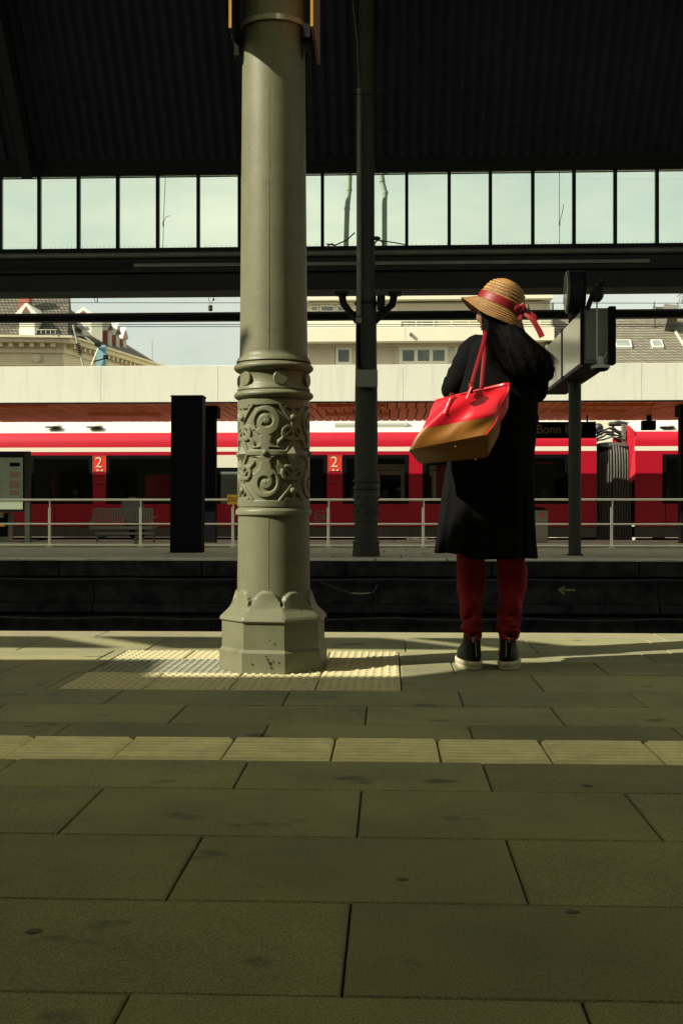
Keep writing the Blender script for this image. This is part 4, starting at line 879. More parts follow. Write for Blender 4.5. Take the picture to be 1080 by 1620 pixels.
# ------------------------------------------------------------------ overhead wires and mast
for py0, py1, yy, lab in ((478.5, 480, 34, 'upper'), (513, 514, 31, 'middle'), (517, 516.5, 31.3, 'lower')):
    tag(obj('contact_wire', MB().tube([at(-600, py0, yy), at(1700, py1, yy)], .010, 5), m_wire), lab + ' of three overhead wires above the white canopy', 'overhead wire', 'overhead wires')
dw = MB(); dw.tube([at(262, 280, 22), at(259, 345, 22), at(258, 395, 22)], .006, 4); dw.tube([at(258, 352, 22), at(263, 343, 22), at(269, 341, 22)], .006, 4); dw.tube([at(258.5, 350, 22), at(258.5, 358, 22)], .014, 6)
tag(obj('wire_dropper', dw, m_wire), 'thin dropper wire with clip behind a left clerestory pane', 'overhead wire')
dw = MB(); dw.tube([at(884, 268, 22), at(884.5, 395, 22)], .006, 4); dw.tube([at(884.5, 352, 22), at(889, 335, 22), at(891, 323, 22)], .006, 4); dw.tube([at(884.5, 350, 22), at(884.5, 357, 22)], .014, 6)
tag(obj('wire_dropper', dw, m_wire), 'thin dropper wire with clip behind a right clerestory pane', 'overhead wire')
for px in (154,): 
    dw = MB(); dw.tube([at(154.5, 462, 34), at(154.5, 479, 34)], .012, 4); dw.tube([at(152 + 2.5 * math.cos(a_), 474 + 3 * math.sin(a_), 34) for a_ in np.linspace(0, 6, 10)], .008, 4); tag(obj('wire_hanger', dw, m_wire), 'small looped hanger on the upper overhead wire', 'overhead wire')
dw = MB(); dw.tube([at(328, 462, 20.1), at(333, 486, 20.1), at(341, 462, 20.1)], .008, 4); dw.sphere(at(338, 474, 20.1), .02, 6, 5); tag(obj('wire_stay', dw, m_wire), 'v shaped stay wire above the insulator on the thin beam', 'wire')
ms = thing('catenary_mast', 'pale blue overhead line mast with brown insulators at left above the canopy', 'mast', (X(160, 30), 30, -1))
obj('mast', MB().box(X(153, 30), X(167, 30), 30, 30.2, -1, Z(546, 30, 160), .01), m_blue, ms)
q = lambda a, b_: at(a, b_, 29.9)
obj('stay_tube', MB().tube([q(116, 514), q(133, 582)], .028, 8), m_pipe, ms, 40); obj('stay_tube', MB().tube([q(120, 521), q(158, 551)], .024, 8), m_pipe, ms, 40); obj('stay_tube', MB().tube([q(145, 578), q(156, 551)], .02, 8), m_cream, ms, 40)
for (a0, b0), (a1, b1) in (((123, 544), (127, 560)), ((121.5, 520), (130, 526))):
    mb = MB(); P0, P1 = q(a0, b0), q(a1, b1); mb.tube([P0.lerp(P1, j / 10) for j in range(11)], [.035 if j % 2 else .085 for j in range(11)], 10); obj('insulator', mb, m_insul, ms, 40)
mb = MB(); mb.tube([q(148, 572), q(172, 566)], .02, 6); mb.box(q(165, 0).x, q(171, 0).x, 29.8, 29.95, q(0, 569).z, q(0, 563).z, .01); mb.box(q(151, 0).x, q(160, 0).x, 29.8, 29.95, q(0, 549).z, q(0, 543).z, .02); obj('clamp', mb, m_dark, ms, 40)

# ------------------------------------------------------------------ buildings beyond
# left: stuccoed corner house
hs_ = thing('corner_house', 'cream stuccoed corner house with steep tiled roof and dormers, far left', 'building', at(100, 700, 40))
K = Vector((at(100, 0, 40).x, 40, 0)); Lf = Vector((-30, 38.0, 0)); Rt = Vector((at(246, 0, 48.2).x, 48.2, 0)); zc0 = Z(534, 40, 100)
def wallband(z0_, z1_, out, m, name, par=hs_):
    def off(o): # outward offset polyline Lf-K-Rt
        d1 = (K - Lf).normalized(); n1 = Vector((d1.y, -d1.x, 0)); d2 = (Rt - K).normalized(); n2 = Vector((d2.y, -d2.x, 0)); nk_ = (n1 + n2).normalized(); kk = 1 / nk_.dot(n1)
        return [Lf + n1 * o, K + nk_ * o * kk, Rt + n2 * o]
    A_, B_ = off(out), off(-.4); mb = MB()
    ring = lambda z_: [Vector((p.x, p.y, z_)) for p in A_ + B_[::-1]]
    mb.loft([ring(z0_), ring(z1_)]); return obj(name, mb, m, par)
wallband(-1.2, zc0 - .55, 0, m_cornice, 'wall'); wallband(zc0 - .55, zc0 - .42, .10, m_cornice, 'frieze'); wallband(zc0 - .418, zc0 - .22, .06, m_cornice, 'frieze'); wallband(zc0 - .218, zc0 - .08, .42, m_cornice, 'cornice'); wallband(zc0 - .078, zc0, .55, m_cornice, 'cornice'); wallband(zc0 - 1.0, zc0 - .92, .06, m_cornice, 'string_course')
n1d = (K - Lf).normalized(); nn1 = Vector((n1d.y, -n1d.x, 0)); d2 = (Rt - K).normalized(); nn2 = Vector((d2.y, -d2.x, 0))
def bracket(p, d, nrm, w_, h_, z_, dep, m, name):
    a_ = p - d * w_ / 2; mb = MB(); mb.prism([(a_.x, a_.y, z_ - h_), (a_.x + d.x * w_, a_.y + d.y * w_, z_ - h_), (a_.x + d.x * w_, a_.y + d.y * w_, z_), (a_.x, a_.y, z_)], nrm * dep); obj(name, mb, m, hs_)
for k in range(34): bracket(K - n1d * (.3 + k * .36), n1d, nn1, .14, .14, zc0 - .225, .32, m_cornice, 'corbel')
for k in range(20): bracket(K + d2 * (.3 + k * .40), d2, nn2, .14, .14, zc0 - .225, .32, m_cornice, 'corbel')
for k in range(4):
    c = K - n1d * (.9 + k * 1.9) + nn1 * .01; mb = MB()
    ring = lambda r_, o_: [c + nn1 * o_ + n1d * r_ * math.cos(a_ * PI / 8) + Vector((0, 0, zc0 - .75 + r_ * math.sin(a_ * PI / 8))) for a_ in range(16)]
    mb.loft([ring(.16, 0), ring(.16, .06), ring(.10, .09)]); obj('rosette', mb, m_cornice, hs_, 40)
for k in range(5):
    c = K - n1d * (1.4 + k * 2.4); bracket(c, n1d, nn1, .9, 1.6, zc0 - 1.35, .02, m_wing, 'window'); bracket(c, n1d, nn1, 1.3, .12, zc0 - 1.15, .2, m_cornice, 'window_hood')
ins_ = lambda p, d_: p
rk = MB(); zr = zc0 + 2.6
e0, e1, e2 = Lf + nn1 * .3, K + (nn1 + nn2).normalized() * .35, Rt + nn2 * .3
t0, t1, t2 = Lf - nn1 * 3.0, at(103, 0, 43.0), Rt + Vector((-5.5, 1.0, 0))
t1 = Vector((K.x + .1 - .2, K.y + 3.3, 0)); 
rk.add([(e0.x, e0.y, zc0), (e1.x, e1.y, zc0), (e2.x, e2.y, zc0), (t0.x, t0.y, zr), (t1.x - .6, t1.y, zr), (t1.x - 2.2, t1.y + 6, zr), (Rt.x - 7, Rt.y + 2, zc0)], [(0, 1, 4, 3), (1, 2, 5, 4), (3, 4, 5), (2, 6, 5)]); obj('roof', rk, m_tile, hs_)
cm = MB(); a, b_ = at(30, 479, 41), at(46, 455, 41); cm.box(a.x, b_.x, 41, 41.4, a.z - 1.5, b_.z + .2); obj('chimney', cm, m_chim, hs_)
def dormer(px0, px1, pys, pye, pyt, Yd, lab=None, nrm=None, dep=1.6):
    a, b_ = at(px0, pys, Yd), at(px1, pye, Yd); t_ = at((px0 + px1) / 2, pyt, Yd); d = obj('dormer', MB().box(a.x, b_.x, Yd, Yd + dep, a.z, b_.z), m_winf, hs_)
    g_ = MB(); g_.prism([(a.x - .12, Yd - .1, b_.z), (b_.x + .12, Yd - .1, b_.z), (t_.x, Yd - .1, t_.z)], (0, dep + .3, 0)); obj('gable', g_, m_winf, d)
    g_ = MB(); g_.prism([(a.x + .12, Yd - .12, b_.z + .03), (b_.x - .12, Yd - .12, b_.z + .03), (t_.x, Yd - .12, t_.z - .14)], (0, .03, 0)); obj('gable_face', g_, m_gable, d)
    return d, a, b_
dormer(31, 55, 532, 497, 479, 39.6)
d, a, b_ = dormer(122, 145, 531, 498, 486, 41.4); obj('window', MB().box(a.x + .12, b_.x - .12, 41.37, 41.4, a.z + .25, b_.z - .45), m_wing, d)
for px0, px1, p0, p1, pt, Yd in ((171, 177.5, 545, 523, 510, 44.3), (184, 189.5, 553, 530, 511, 45.6), (195, 200.5, 559, 537, 518, 46.8)):
    a, b_ = at(px0, p0, Yd), at(px1, p1, Yd); t_ = at((px0 + px1) / 2, pt, Yd)
    bd = MB(); bd.prism([(a.x, Yd, a.z - .2), (b_.x, Yd, a.z - .2), (b_.x, Yd, b_.z), (a.x, Yd, b_.z)], (-1.6, 1.0, 0)); d = obj('dormer', bd, m_winf, hs_)
    obj('dormer_cheek', MB().prism([(a.x - .01, Yd + .0, a.z - .2), (a.x - .01, Yd, b_.z - .01), (a.x - 1.3, Yd + .4, b_.z - .01), (a.x - 1.3, Yd + .4, a.z + .45)], (0, -.05, 0)), m_chim, d)
    g_ = MB(); g_.prism([(a.x - .06, Yd - .06, b_.z), (b_.x + .10, Yd - .06, b_.z), (t_.x + .05, Yd - .06, t_.z)], (-1.7, 1.1, 0)); obj('gable', g_, m_winf, d); g_ = MB(); g_.prism([(a.x, Yd - .09, b_.z + .02), (b_.x + .06, Yd - .09, b_.z + .02), (t_.x + .05, Yd - .09, t_.z - .1)], (0, .02, 0)); obj('gable_face', g_, m_gable, d)
gr_ = MB(); q = lambda a, b_: at(a, b_, 39.4)
gr_.tube([q(57, 522), q(90, 522)], .02, 5)
for k in range(5): gr_.tube([q(58 + 7.5 * k, 521), q(58 + 7.5 * k, 528)], .015, 5)
obj('snow_guard', gr_, m_lamp, hs_)
# rooftop line of the next block to the right
lb = thing('roof_parapet', 'small pale rooftop with an aerial just right of the corner house', 'building', at(236, 600, 50)); obj('parapet', MB().box(at(226, 0, 50).x, at(240, 0, 50).x, 50, 52, -1, Z(567, 50)), m_winf, lb); obj('aerial', MB().tube([at(241, 577, 50), at(241, 539, 50)], .02, 5), m_lamp, lb)
# middle: modern apartment block
YA = 42.0; q = lambda a, b_: at(a, b_, YA); za = lambda py: Z(py, YA, 680)
ap = thing('apartment_block', 'pale modern apartment block with strip windows and balconies behind the canopy', 'building', q(680, 700))
x0, x1 = q(430, 0).x, q(872, 0).x
obj('wall', MB().box(x0, x1, YA + .35, YA + 9, -1.2, za(470)), m_apart, ap)
obj('parapet', MB().box(x0, x1 + .05, YA - .02, YA + .36, za(474), za(455), .02), m_apart, ap); obj('balcony_front', MB().box(x0, x1 + .05, YA - .3, YA + .345, za(542), za(519), .02), m_apart, ap); obj('floor_band', MB().box(x0, q(634, 0).x, YA - .05, YA + .345, za(519) + .002, za(508.5)), m_apart, ap)
obj('lower_wall', MB().box(x0, x1, YA, YA + .345, -1.2, za(577)), m_apart, ap)
obj('lintel', MB().box(x0, x1, YA + .1, YA + .34, za(546), za(542) - .002), m_beige, ap)
def win(p0, p1, y0, y1, m=m_wing, n=1, fw=.07):
    a, b_ = q(p0, y1), q(p1, y0); fr = MB(); Yf = YA + .27; fr.box(a.x, b_.x, Yf, Yf + .07, a.z, a.z + fw); fr.box(a.x, b_.x, Yf, Yf + .07, b_.z - fw, b_.z)
    for k in range(n + 1): xx = a.x + (b_.x - a.x - fw) * k / n; fr.box(xx, xx + fw, Yf, Yf + .07, a.z + fw, b_.z - fw)
    w = obj('window', fr, m_winf, ap)
    for k in range(n): xx = a.x + (b_.x - a.x - fw) * k / n; obj('pane', MB().box(xx + fw, xx + (b_.x - a.x - fw) / n, Yf + .03, Yf + .05, a.z + fw, b_.z - fw), m, w)
win(631, 709, 546, 575.5, n=3, fw=.13); win(530, 556, 547, 575.5, fw=.1); win(720, 790, 546, 575.5, n=3, fw=.13)
win(490, 503, 481, 491, fw=.05); win(505, 529, 480, 492, fw=.06, n=1); win(531, 553, 480, 492, n=1, fw=.06); win(596, 617, 480, 492, fw=.05); win(489, 502, 507, 514, fw=.04)
for p0, p1 in ((488, 529), (593, 621)): obj('blind', MB().box(q(p0, 0).x, q(p1, 0).x, YA + .25, YA + .34, za(575.5), za(546)), m_beige, ap)
obj('blind', MB().box(q(628, 0).x, q(861, 0).x, YA + .2, YA + .34, za(505), za(477)), m_beige, ap)
for p0, p1 in ((645, 664), (669, 692)): obj('pane', MB().box(q(p0, 0).x, q(p1, 0).x, YA + .3, YA + .345, za(518), za(507)), m_wing, ap)
for p0, p1 in ((488, 553),): obj('eaves_line', MB().box(q(p0, 0).x, q(623, 0).x, YA + .1, YA + .34, za(478), za(475)), m_beige, ap)
rl = MB()
for py in (508, 512, 516): rl.tube([q(630, py), q(872, py)], .018, 5)
for px in range(630, 873, 28): rl.tube([q(px, 507), q(px, 519)], .02, 5)
rl = obj('balcony_railing', rl, m_winf, ap)
for px in (517, 660, 708, 756, 800, 846): obj('vent_slot', MB().box(q(px, 0).x, q(px + 4, 0).x, YA - .03, YA - .019, za(464), za(462.5)), m_dark, ap)
obj('spot_lamp', MB().box(q(647, 0).x, q(651, 0).x, YA - .4, YA - .3, za(533), za(528.5), .01), m_steelbox, ap)
for px in (578, 640, 768): obj('joint_line', MB().box(q(px, 0).x, q(px + .7, 0).x, YA - .304, YA - .3, za(542), za(519.2)), m_beige, ap)
obj('drain_pipe', MB().tube([q(873, 480), q(873, 600)], .05, 8), m_skirt, ap)
# right: tiled roof house
YH = 40.0; q = lambda a, b_, c_=YH: at(a, b_, c_)
rh = thing('tiled_roof_house', 'house roof of grey tiles with two skylights behind the canopy, right', 'building', q(980, 700))
ze, yr = Z(580, YH), 44.5; zr2 = Z(502, yr)
rk = MB(); xl, xr = q(873, 0).x, q(1260, 0).x; rk.add([(xl, YH, ze), (xr, YH, ze), (xr, yr, zr2), (xl, yr, zr2), (xl, YH, ze - .15), (xr, YH, ze - .15), (xr, yr + 5, ze - .15), (xl, yr + 5, ze - .15)], [(0, 1, 2, 3), (4, 5, 1, 0), (3, 2, 6, 7), (1, 5, 6, 2), (0, 3, 7, 4)]); obj('roof', rk, m_tile2, rh); obj('wall', MB().box(xl + .2, xr - .2, YH + .3, yr + 4.5, -1.2, ze - .15), m_apart, rh)
def onroof(px, py):  # where the sight line meets the slope
    t0_, t1_ = YH, yr
    for _ in range(40):
        tm = (t0_ + t1_) / 2; zz = at(px, py, tm).z; zz2 = ze + (zr2 - ze) * (tm - YH) / (yr - YH)
        if zz > zz2: t0_ = tm
        else: t1_ = tm
    return at(px, py, t0_)
for p in (((970, 541), (996, 541), (999, 552), (972, 552)), ((1028, 541), (1045, 541), (1049, 552), (1031, 552))):
    P_ = [onroof(*a_) for a_ in p]; c = sum(P_, Vector()) / 4; nr = Vector((0, -.35, .9)); w = obj('skylight', MB().prism([v_ for v_ in P_[::-1]], nr * .09), m_winf, rh); obj('pane', MB().prism([c + (v_ - c) * .78 + nr * .092 for v_ in P_[::-1]], nr * .01), m_wing, w)
P_ = [onroof(*a_) for a_ in ((1044, 506), (1066, 508), (1066, 524), (1050, 524))]; obj('dormer', MB().prism(P_[::-1], Vector((0, -.6, .5))), m_skirt, rh)
obj('flashing', MB().tube([onroof(1066, 522), onroof(1085, 552)], .07, 4), m_lamp, rh); obj('vent_pipe', MB().tube([onroof(1034, 518), onroof(1034, 518) + Vector((0, 0, .35))], .05, 8), m_skirt, rh)
obj('chimney', MB().box(q(1036, 0, 46).x, q(1068, 0, 46).x, 46, 47, ze, Z(489, 46)), m_skirt, rh)
fir = thing('fir_tree', 'tip of a small dark conifer above the tiled roof', 'tree', at(1034, 600, 52))
obj('trunk', MB().tube([at(1034, 620, 52), at(1034, 478, 52)], [.15, .02], 6), m_insul, fir); cr_ = MB()
for k in range(260):
    h_ = random.random() ** .7; zc_ = at(1034, 476, 52).z - h_ * 3.2; r_ = (.05 + h_ * .9) * random.uniform(.6, 1.1); a_ = random.uniform(0, 2 * PI); p = Vector((at(1034, 0, 52).x, 52, zc_)); d = Vector((math.cos(a_), math.sin(a_), -.15)); e_ = p + d * r_; sd = Vector((-d.y, d.x, .3)) * .07
    cr_.add([p, p.lerp(e_, .6) + sd, e_, p.lerp(e_, .6) - sd], [(0, 1, 2, 3)])
obj('crown', cr_, m_bark, fir)
tr = thing('broadleaf_tree', 'drooping leafy twig tips at the right edge above the tiled roof', 'tree', at(1100, 600, 50)); obj('trunk', MB().tube([at(1100, 640, 50), at(1096, 470, 50)], [.25, .05], 8), m_insul, tr); cr_ = MB()
for k in range(500):
    a_ = random.uniform(0, 2 * PI); r_ = random.random() ** .5 * .75; p = at(1094, 470, 50) + Vector((r_ * math.cos(a_), r_ * math.sin(a_), random.uniform(-.6, .8))); d = Vector((random.uniform(-1, 1), random.uniform(-1, 1), random.uniform(-1, 0))).normalized() * .14; sd = d.orthogonal().normalized() * .03
    cr_.add([p, p + d * .5 + sd, p + d, p + d * .5 - sd], [(0, 1, 2, 3)])
obj('crown', cr_, m_bark, tr)
# unseen station wall behind the camera, raised to shut out sky light
sb_ = thing('station_wall', 'unseen dark station wall behind the viewer, raised to cut light from behind', 'building', (0, -14.5, 0)); obj('wall', MB().box(-30, 30, -15, -14.02, -1.3, 7.5), m_bwall, sb_)
for k in range(9): obj('doorway', MB().box(-14 + 3.4 * k, -12.6 + 3.4 * k, -14.015, -13.98, 0, 2.6), m_black, sb_)

lf_ = random.Random(11)
for k, (px_, py_, kind_) in enumerate(((905, 1443, 'g'), (636, 1392, 'g'), (55, 1473, 'g'), (930, 1243, 'g'))):
    v0 = (py_ - CY) / F; t_ = CH / v0; p = at(px_, py_, 1.0); Yq = CH / ((py_ - CY) / F) * (math.cos(TH) + (px_ - CX) / F * math.sin(TH)); xq = X(px_, Yq)
    if kind_ == 'g':
        o = MB(); n_ = 14; rr_ = [.011 * lf_.uniform(.75, 1.2) for _ in range(n_)]; ring = lambda s_, z_: [(xq + rr_[j] * s_ * math.cos(2 * PI * j / n_) * 1.2, Yq + rr_[j] * s_ * math.sin(2 * PI * j / n_), z_) for j in range(n_)]
        o.loft([ring(1, .0004), ring(.9, .0012), ring(.5, .0015)]); lab = ('flattened dark chewing gum spot right of centre in the foreground', 'small flattened gum spot in the middle foreground slab', 'flattened gum spot near the left edge of the foreground', 'faint gum spot just nearer than the guide strip at right')[k]
        tag(obj('gum_spot', o, m_gum, smooth=40), lab, 'gum spot', 'gum spots on the near platform')

# ------------------------------------------------------------------ the woman
YPn = 4.92; kk = YPn / F
q = lambda a, b_, dy=0: at(a, b_, YPn + dy) if False else Vector((at(a, b_, YPn).x, YPn + dy, at(a, b_, YPn).z))
pn = thing('person', 'woman in long black coat, straw hat and red trousers standing with her back turned', 'person', (q(773, 0).x, YPn, 0))
hc = q(791, 492, .02)
# head with a face, looking left and slightly away
fw = Vector((-.93, .33, -.05)).normalized(); sd = Vector((fw.y, -fw.x, 0)).normalized(); upv = fw.cross(sd) * -1
if upv.z < 0: upv = -upv
hb = MB(); hv = []; hf = []; NU, NV = 56, 44
for i in range(NV + 1):
    for j in range(NU):
        th_ = PI * i / NV; ph = 2 * PI * j / NU; a_ = math.sin(th_) * math.cos(ph); b_ = math.sin(th_) * math.sin(ph); c_ = math.cos(th_)
        rf_, rs_, ru_ = .092, .072, .112
        jaw = sm(0, -1, c_); xx, yy, zz = a_ * rf_, b_ * rs_ * (1 - .3 * jaw), c_ * ru_
        if a_ > 0: xx *= 1 - .06 * jaw
        G = lambda u, v_, su, sv_: math.exp(-((zz - u) / su) ** 2 - ((b_ * rs_ - v_) / sv_) ** 2) if a_ > 0 else 0
        xx += .016 * G(-.022, 0, .015, .011) + .010 * G(.0, 0, .022, .009) + .010 * G(-.052, 0, .0055, .018) + .009 * G(-.066, 0, .006, .016) + .012 * G(-.096, 0, .014, .024) - .009 * G(.006, .03, .014, .014) - .009 * G(.006, -.03, .014, .014) + .005 * G(.026, .03, .008, .02) + .005 * G(.026, -.03, .008, .02) - .004 * G(-.059, 0, .002, .02)
        hv.append(hc + fw * xx + sd * yy + upv * zz)
for i in range(NV):
    for j in range(NU): a = i * NU + j; b_ = i * NU + (j + 1) % NU; hf.append((a, a + NU, b_ + NU, b_))
hb.add(hv, hf)
for q_ in (-1, 1):
    hb.tube([hc + sd * q_ * (.066 + .004 * math.sin(t_)) + fw * (-.008 + .016 * math.cos(t_)) + upv * (-.012 + .028 * math.sin(t_)) for t_ in np.linspace(-2.2, 2.4, 9)], .006, 6)
    hb.sphere(hc + sd * q_ * .066 + upv * -.012, .015, 8, 6)
J = {}
def vtx(name, p, r): J[name] = len(BV); BV.append((p.x, p.y, p.z, r))
BV = []; BE = []
vtx('pelvis', q(776, 770), .12); vtx('waist', q(778, 700, .0), .105); vtx('chest', q(782, 610, 0), .13); vtx('upch', q(786, 562, 0), .11); vtx('neck0', q(789, 536, .0), .05); vtx('neck1', q(790, 515, .01), .047); vtx('skull', Vector(hc), .06)
vtx('ls', q(752, 553), .05); vtx('le', q(716, 616, .03), .04); vtx('lw', q(752, 590, .26), .025)
vtx('rs', q(822, 553), .05); vtx('re', q(848, 612, .05), .04); vtx('rw', q(800, 588, .28), .025)
vtx('lh', q(752, 775), .085); vtx('lk', q(746, 905, .01), .045); vtx('la', q(746, 1022), .026); vtx('lt', q(738, 1044, .12), .022)
vtx('rh', q(802, 775), .085); vtx('rk', q(808, 905, .01), .045); vtx('ra', q(804, 1022), .026); vtx('rt', q(811, 1044, .12), .022)
for a, b_ in (('pelvis', 'waist'), ('waist', 'chest'), ('chest', 'upch'), ('upch', 'neck0'), ('neck0', 'neck1'), ('neck1', 'skull'), ('upch', 'ls'), ('ls', 'le'), ('le', 'lw'), ('upch', 'rs'), ('rs', 're'), ('re', 'rw'), ('pelvis', 'lh'), ('lh', 'lk'), ('lk', 'la'), ('la', 'lt'), ('pelvis', 'rh'), ('rh', 'rk'), ('rk', 'ra'), ('ra', 'rt')): BE.append((J[a], J[b_]))
extra = [hb]
for wn_, sgn in (('lw', 1), ('rw', -1)):
    wv = Vector(BV[J[wn_]][:3]); el = Vector(BV[J['le' if sgn > 0 else 're']][:3]); d = (wv - el).normalized(); dd = (d + Vector((.2 * sgn, .2, .35))).normalized()
    V_, E_, ch = hand_chain(wv, dd, dd.cross(Vector((0, 0, 1))) * sgn, Vector((0, 1, .2)), .95, .6)
    mb = MB(); mb.loft([[wv + dd * t_ * .95 + (dd.cross(Vector((0, 0, 1))).normalized() * math.cos(a_ * PI / 6) * w_ + dd.cross(dd.cross(Vector((0, 0, 1)))).normalized() * math.sin(a_ * PI / 6) * h_) for a_ in range(12)] for t_, w_, h_ in ((-.01, .024, .02), (.03, .034, .015), (.065, .038, .014), (.085, .036, .012))])
    for c_ in ch: mb.tube([Vector(p[:3]) for p in c_], [p[3] for p in c_], 8); mb.sphere(c_[-1][:3], c_[-1][3], 8, 6)
    extra.append(mb)
skinned('body', BV, BE, m_skin, pn, 2, 0, extra, .0055)
for q_ in (-1, 1): obj('eye', MB().sphere(hc + fw * .072 + sd * q_ * .030 + upv * .006, .011, 12, 8), m_boot, pn, True)
lp = MB(); lp.sphere(hc + fw * .086 + upv * -.0545, .006, 10, 6, (1, 2.2, .8)); lp.sphere(hc + fw * .082 + upv * -.065, .006, 10, 6, (1, 2.0, .9)); obj('lips', lp, m_lips, pn, True)
# coat: lofted rings with hanging folds
def ring_el(xl, xr, py, dep, dy=0, n=72, fold=0, ph0=0, sq=2.3, hem=None):
    a, b_ = q(xl, py), q(xr, py); cx, hw = (a.x + b_.x) / 2, (b_.x - a.x) / 2; out = []
    for k in range(n):
        t_ = 2 * PI * k / n; c_, s_ = math.cos(t_), math.sin(t_); ex = math.copysign(abs(c_) ** (2 / sq), c_); ey = math.copysign(abs(s_) ** (2 / sq), s_)
        f_ = 1 + fold * (math.sin(t_ * 7 + ph0) * .6 + math.sin(t_ * 12 + ph0 * 2.3 + 1) * .4 + .5 * math.sin(t_ * 19 + 2))
        p = Vector((cx + hw * ex * (1 + (f_ - 1) * .25), YPn + dy + dep * ey * f_, a.z))
        if hem: p.z += hem(t_, p)
        out.append(p)
    return out
def hemf(t_, p):
    px_ = 616 + p.x / kk
    return (.022 - .022 * sm(705, 735, px_)) + .002 * math.sin(t_ * 5) + (.018 * math.exp(-((px_ - 724) / 5) ** 2))
R_ = [(772, 808, 524, .05, 0, 0), (764, 816, 531, .07, 0, 0), (748, 828, 538, .095, 0, .0), (738, 838, 550, .115, 0, .01), (733, 845, 570, .125, 0, .01), (728, 848, 600, .13, 0, .015), (722, 850, 640, .13, 0, .02), (716, 848, 680, .13, 0, .025), (709, 844, 720, .135, 0, .03), (703, 843, 750, .14, 0, .04), (698, 843, 785, .145, 0, .07), (694, 844, 820, .15, 0, .09), (690, 845, 850, .155, 0, .11), (687, 848, 882, .16, 0, .13)]
ct = MB(); rr_ = [ring_el(a, b_, py, dp, dy, fold=fo, ph0=py * .004, hem=hemf if py > 870 else None) for a, b_, py, dp, dy, fo in R_]
rr_ += [[p.lerp(Vector((q(770, 0).x, YPn, p.z)), .03) + Vector((0, 0, .003)) for p in rr_[-1]], [p.lerp(Vector((q(770, 0).x, YPn, p.z)), .06) + Vector((0, 0, .12)) for p in rr_[-1]]]
ct.loft(rr_, False)
def sleeve(pts, rs_, wr=.0):
    P_ = [Vector(p) for p in pts]; out = []; rad_ = []
    for i in range(len(P_) - 1):
        for j in range(6):
            t_ = j / 6; p0 = P_[max(i - 1, 0)]; p1, p2 = P_[i], P_[i + 1]; p3 = P_[min(i + 2, len(P_) - 1)]
            out.append(.5 * ((2 * p1) + (p2 - p0) * t_ + (2 * p0 - 5 * p1 + 4 * p2 - p3) * t_ ** 2 + (3 * p1 - p0 - 3 * p2 + p3) * t_ ** 3)); rad_.append(rs_[i] + (rs_[i + 1] - rs_[i]) * t_ + .0025 * math.sin((i * 6 + j) * 1.9))
    out.append(P_[-1]); rad_.append(rs_[-1]); return out, rad_
o_, r_ = sleeve([q(768, 552, 0), q(750, 556, 0), q(733, 586, 0), q(719, 610, .02), q(722, 613, .08), q(745, 596, .22), q(752, 590, .26)], [.06, .065, .060, .052, .052, .042, .038]); ct.tube(o_, r_, 20)
o_, r_ = sleeve([q(808, 552, 0), q(826, 556, 0), q(838, 586, 0.01), q(848, 612, .03), q(843, 614, .10), q(812, 594, .24), q(802, 588, .27)], [.06, .065, .060, .054, .052, .042, .038]); ct.tube(o_, r_, 20)
coat = obj('coat', ct, m_coat, pn, 60)
# trousers
tr_ = MB()
for rows_, sgn in (([(728, 772, 830, .07, 0), (723, 769, 868, .066, 0), (722, 768, 885, .064, 0), (721.5, 767, 905, .063, 0), (722, 766, 930, .062, -.005), (725, 764, 950, .058, -.003), (728, 762, 968, .054, 0), (729.5, 760.5, 978, .052, .0), (728.5, 762, 983, .055, 0), (731, 760, 987, .051, 0), (729.5, 762, 992, .055, 0), (732, 760, 996, .05, 0), (731.5, 761.5, 1000, .053, 0), (734, 760, 1004, .049, 0), (734, 761, 1008, .050, 0)], 1),
                    ([(782, 832, 830, .07, 0), (785, 832, 868, .066, 0), (785, 832, 885, .065, 0), (786, 832.5, 905, .064, 0), (787, 831, 930, .062, -.005), (787, 828, 950, .058, -.003), (787, 825, 966, .055, 0), (787.5, 823, 976, .052, 0), (786, 824, 981, .056, 0), (788, 821, 986, .051, 0), (786, 822, 991, .055, 0), (787.5, 820, 995, .05, 0), (786, 821, 1000, .053, 0), (788, 819, 1004, .049, 0), (787, 819, 1008, .050, 0)], -1)):
    rg = []
    for i, (a, b_, py, dp, dy) in enumerate(rows_):
        e_ = ring_el(a, b_, py, dp, dy, n=48, sq=2.05); amp = .004 if py < 940 else .006; cxx = sum(e_, Vector()) / len(e_); fa = (.005 if py < 940 else .0065)
        for k, p in enumerate(e_): t_ = 2 * PI * k / 48; d_ = (p - cxx).normalized(); w__ = fa * (math.sin(t_ * 2 * sgn + i * 2.1) + .7 * math.sin(t_ * 3 - i * 1.4 + 1) + .5 * math.sin(t_ * 5 + i * 2.9)); p.x += d_.x * w__ * .6; p.y += d_.y * w__
        for k, p in enumerate(e_): t_ = 2 * PI * k / 48; p.z += amp * math.sin(t_ * 1 + i * 1.3) * (1.6 if py > 960 else .5); p.y += amp * .6 * math.sin(t_ * 3 + i * 1.9 * sgn) + amp * .5 * math.sin(t_ * 5 + i * .7)
        rg.append(e_)
    # finer rings in between
    fin = []
    for r0, r1 in zip(rg, rg[1:]):
        for s_ in range(3): fin.append([p0.lerp(p1, s_ / 3) for p0, p1 in zip(r0, r1)])
    fin.append(rg[-1]); tr_.loft(fin, True)
obj('trousers', tr_, m_trous, pn, 2)
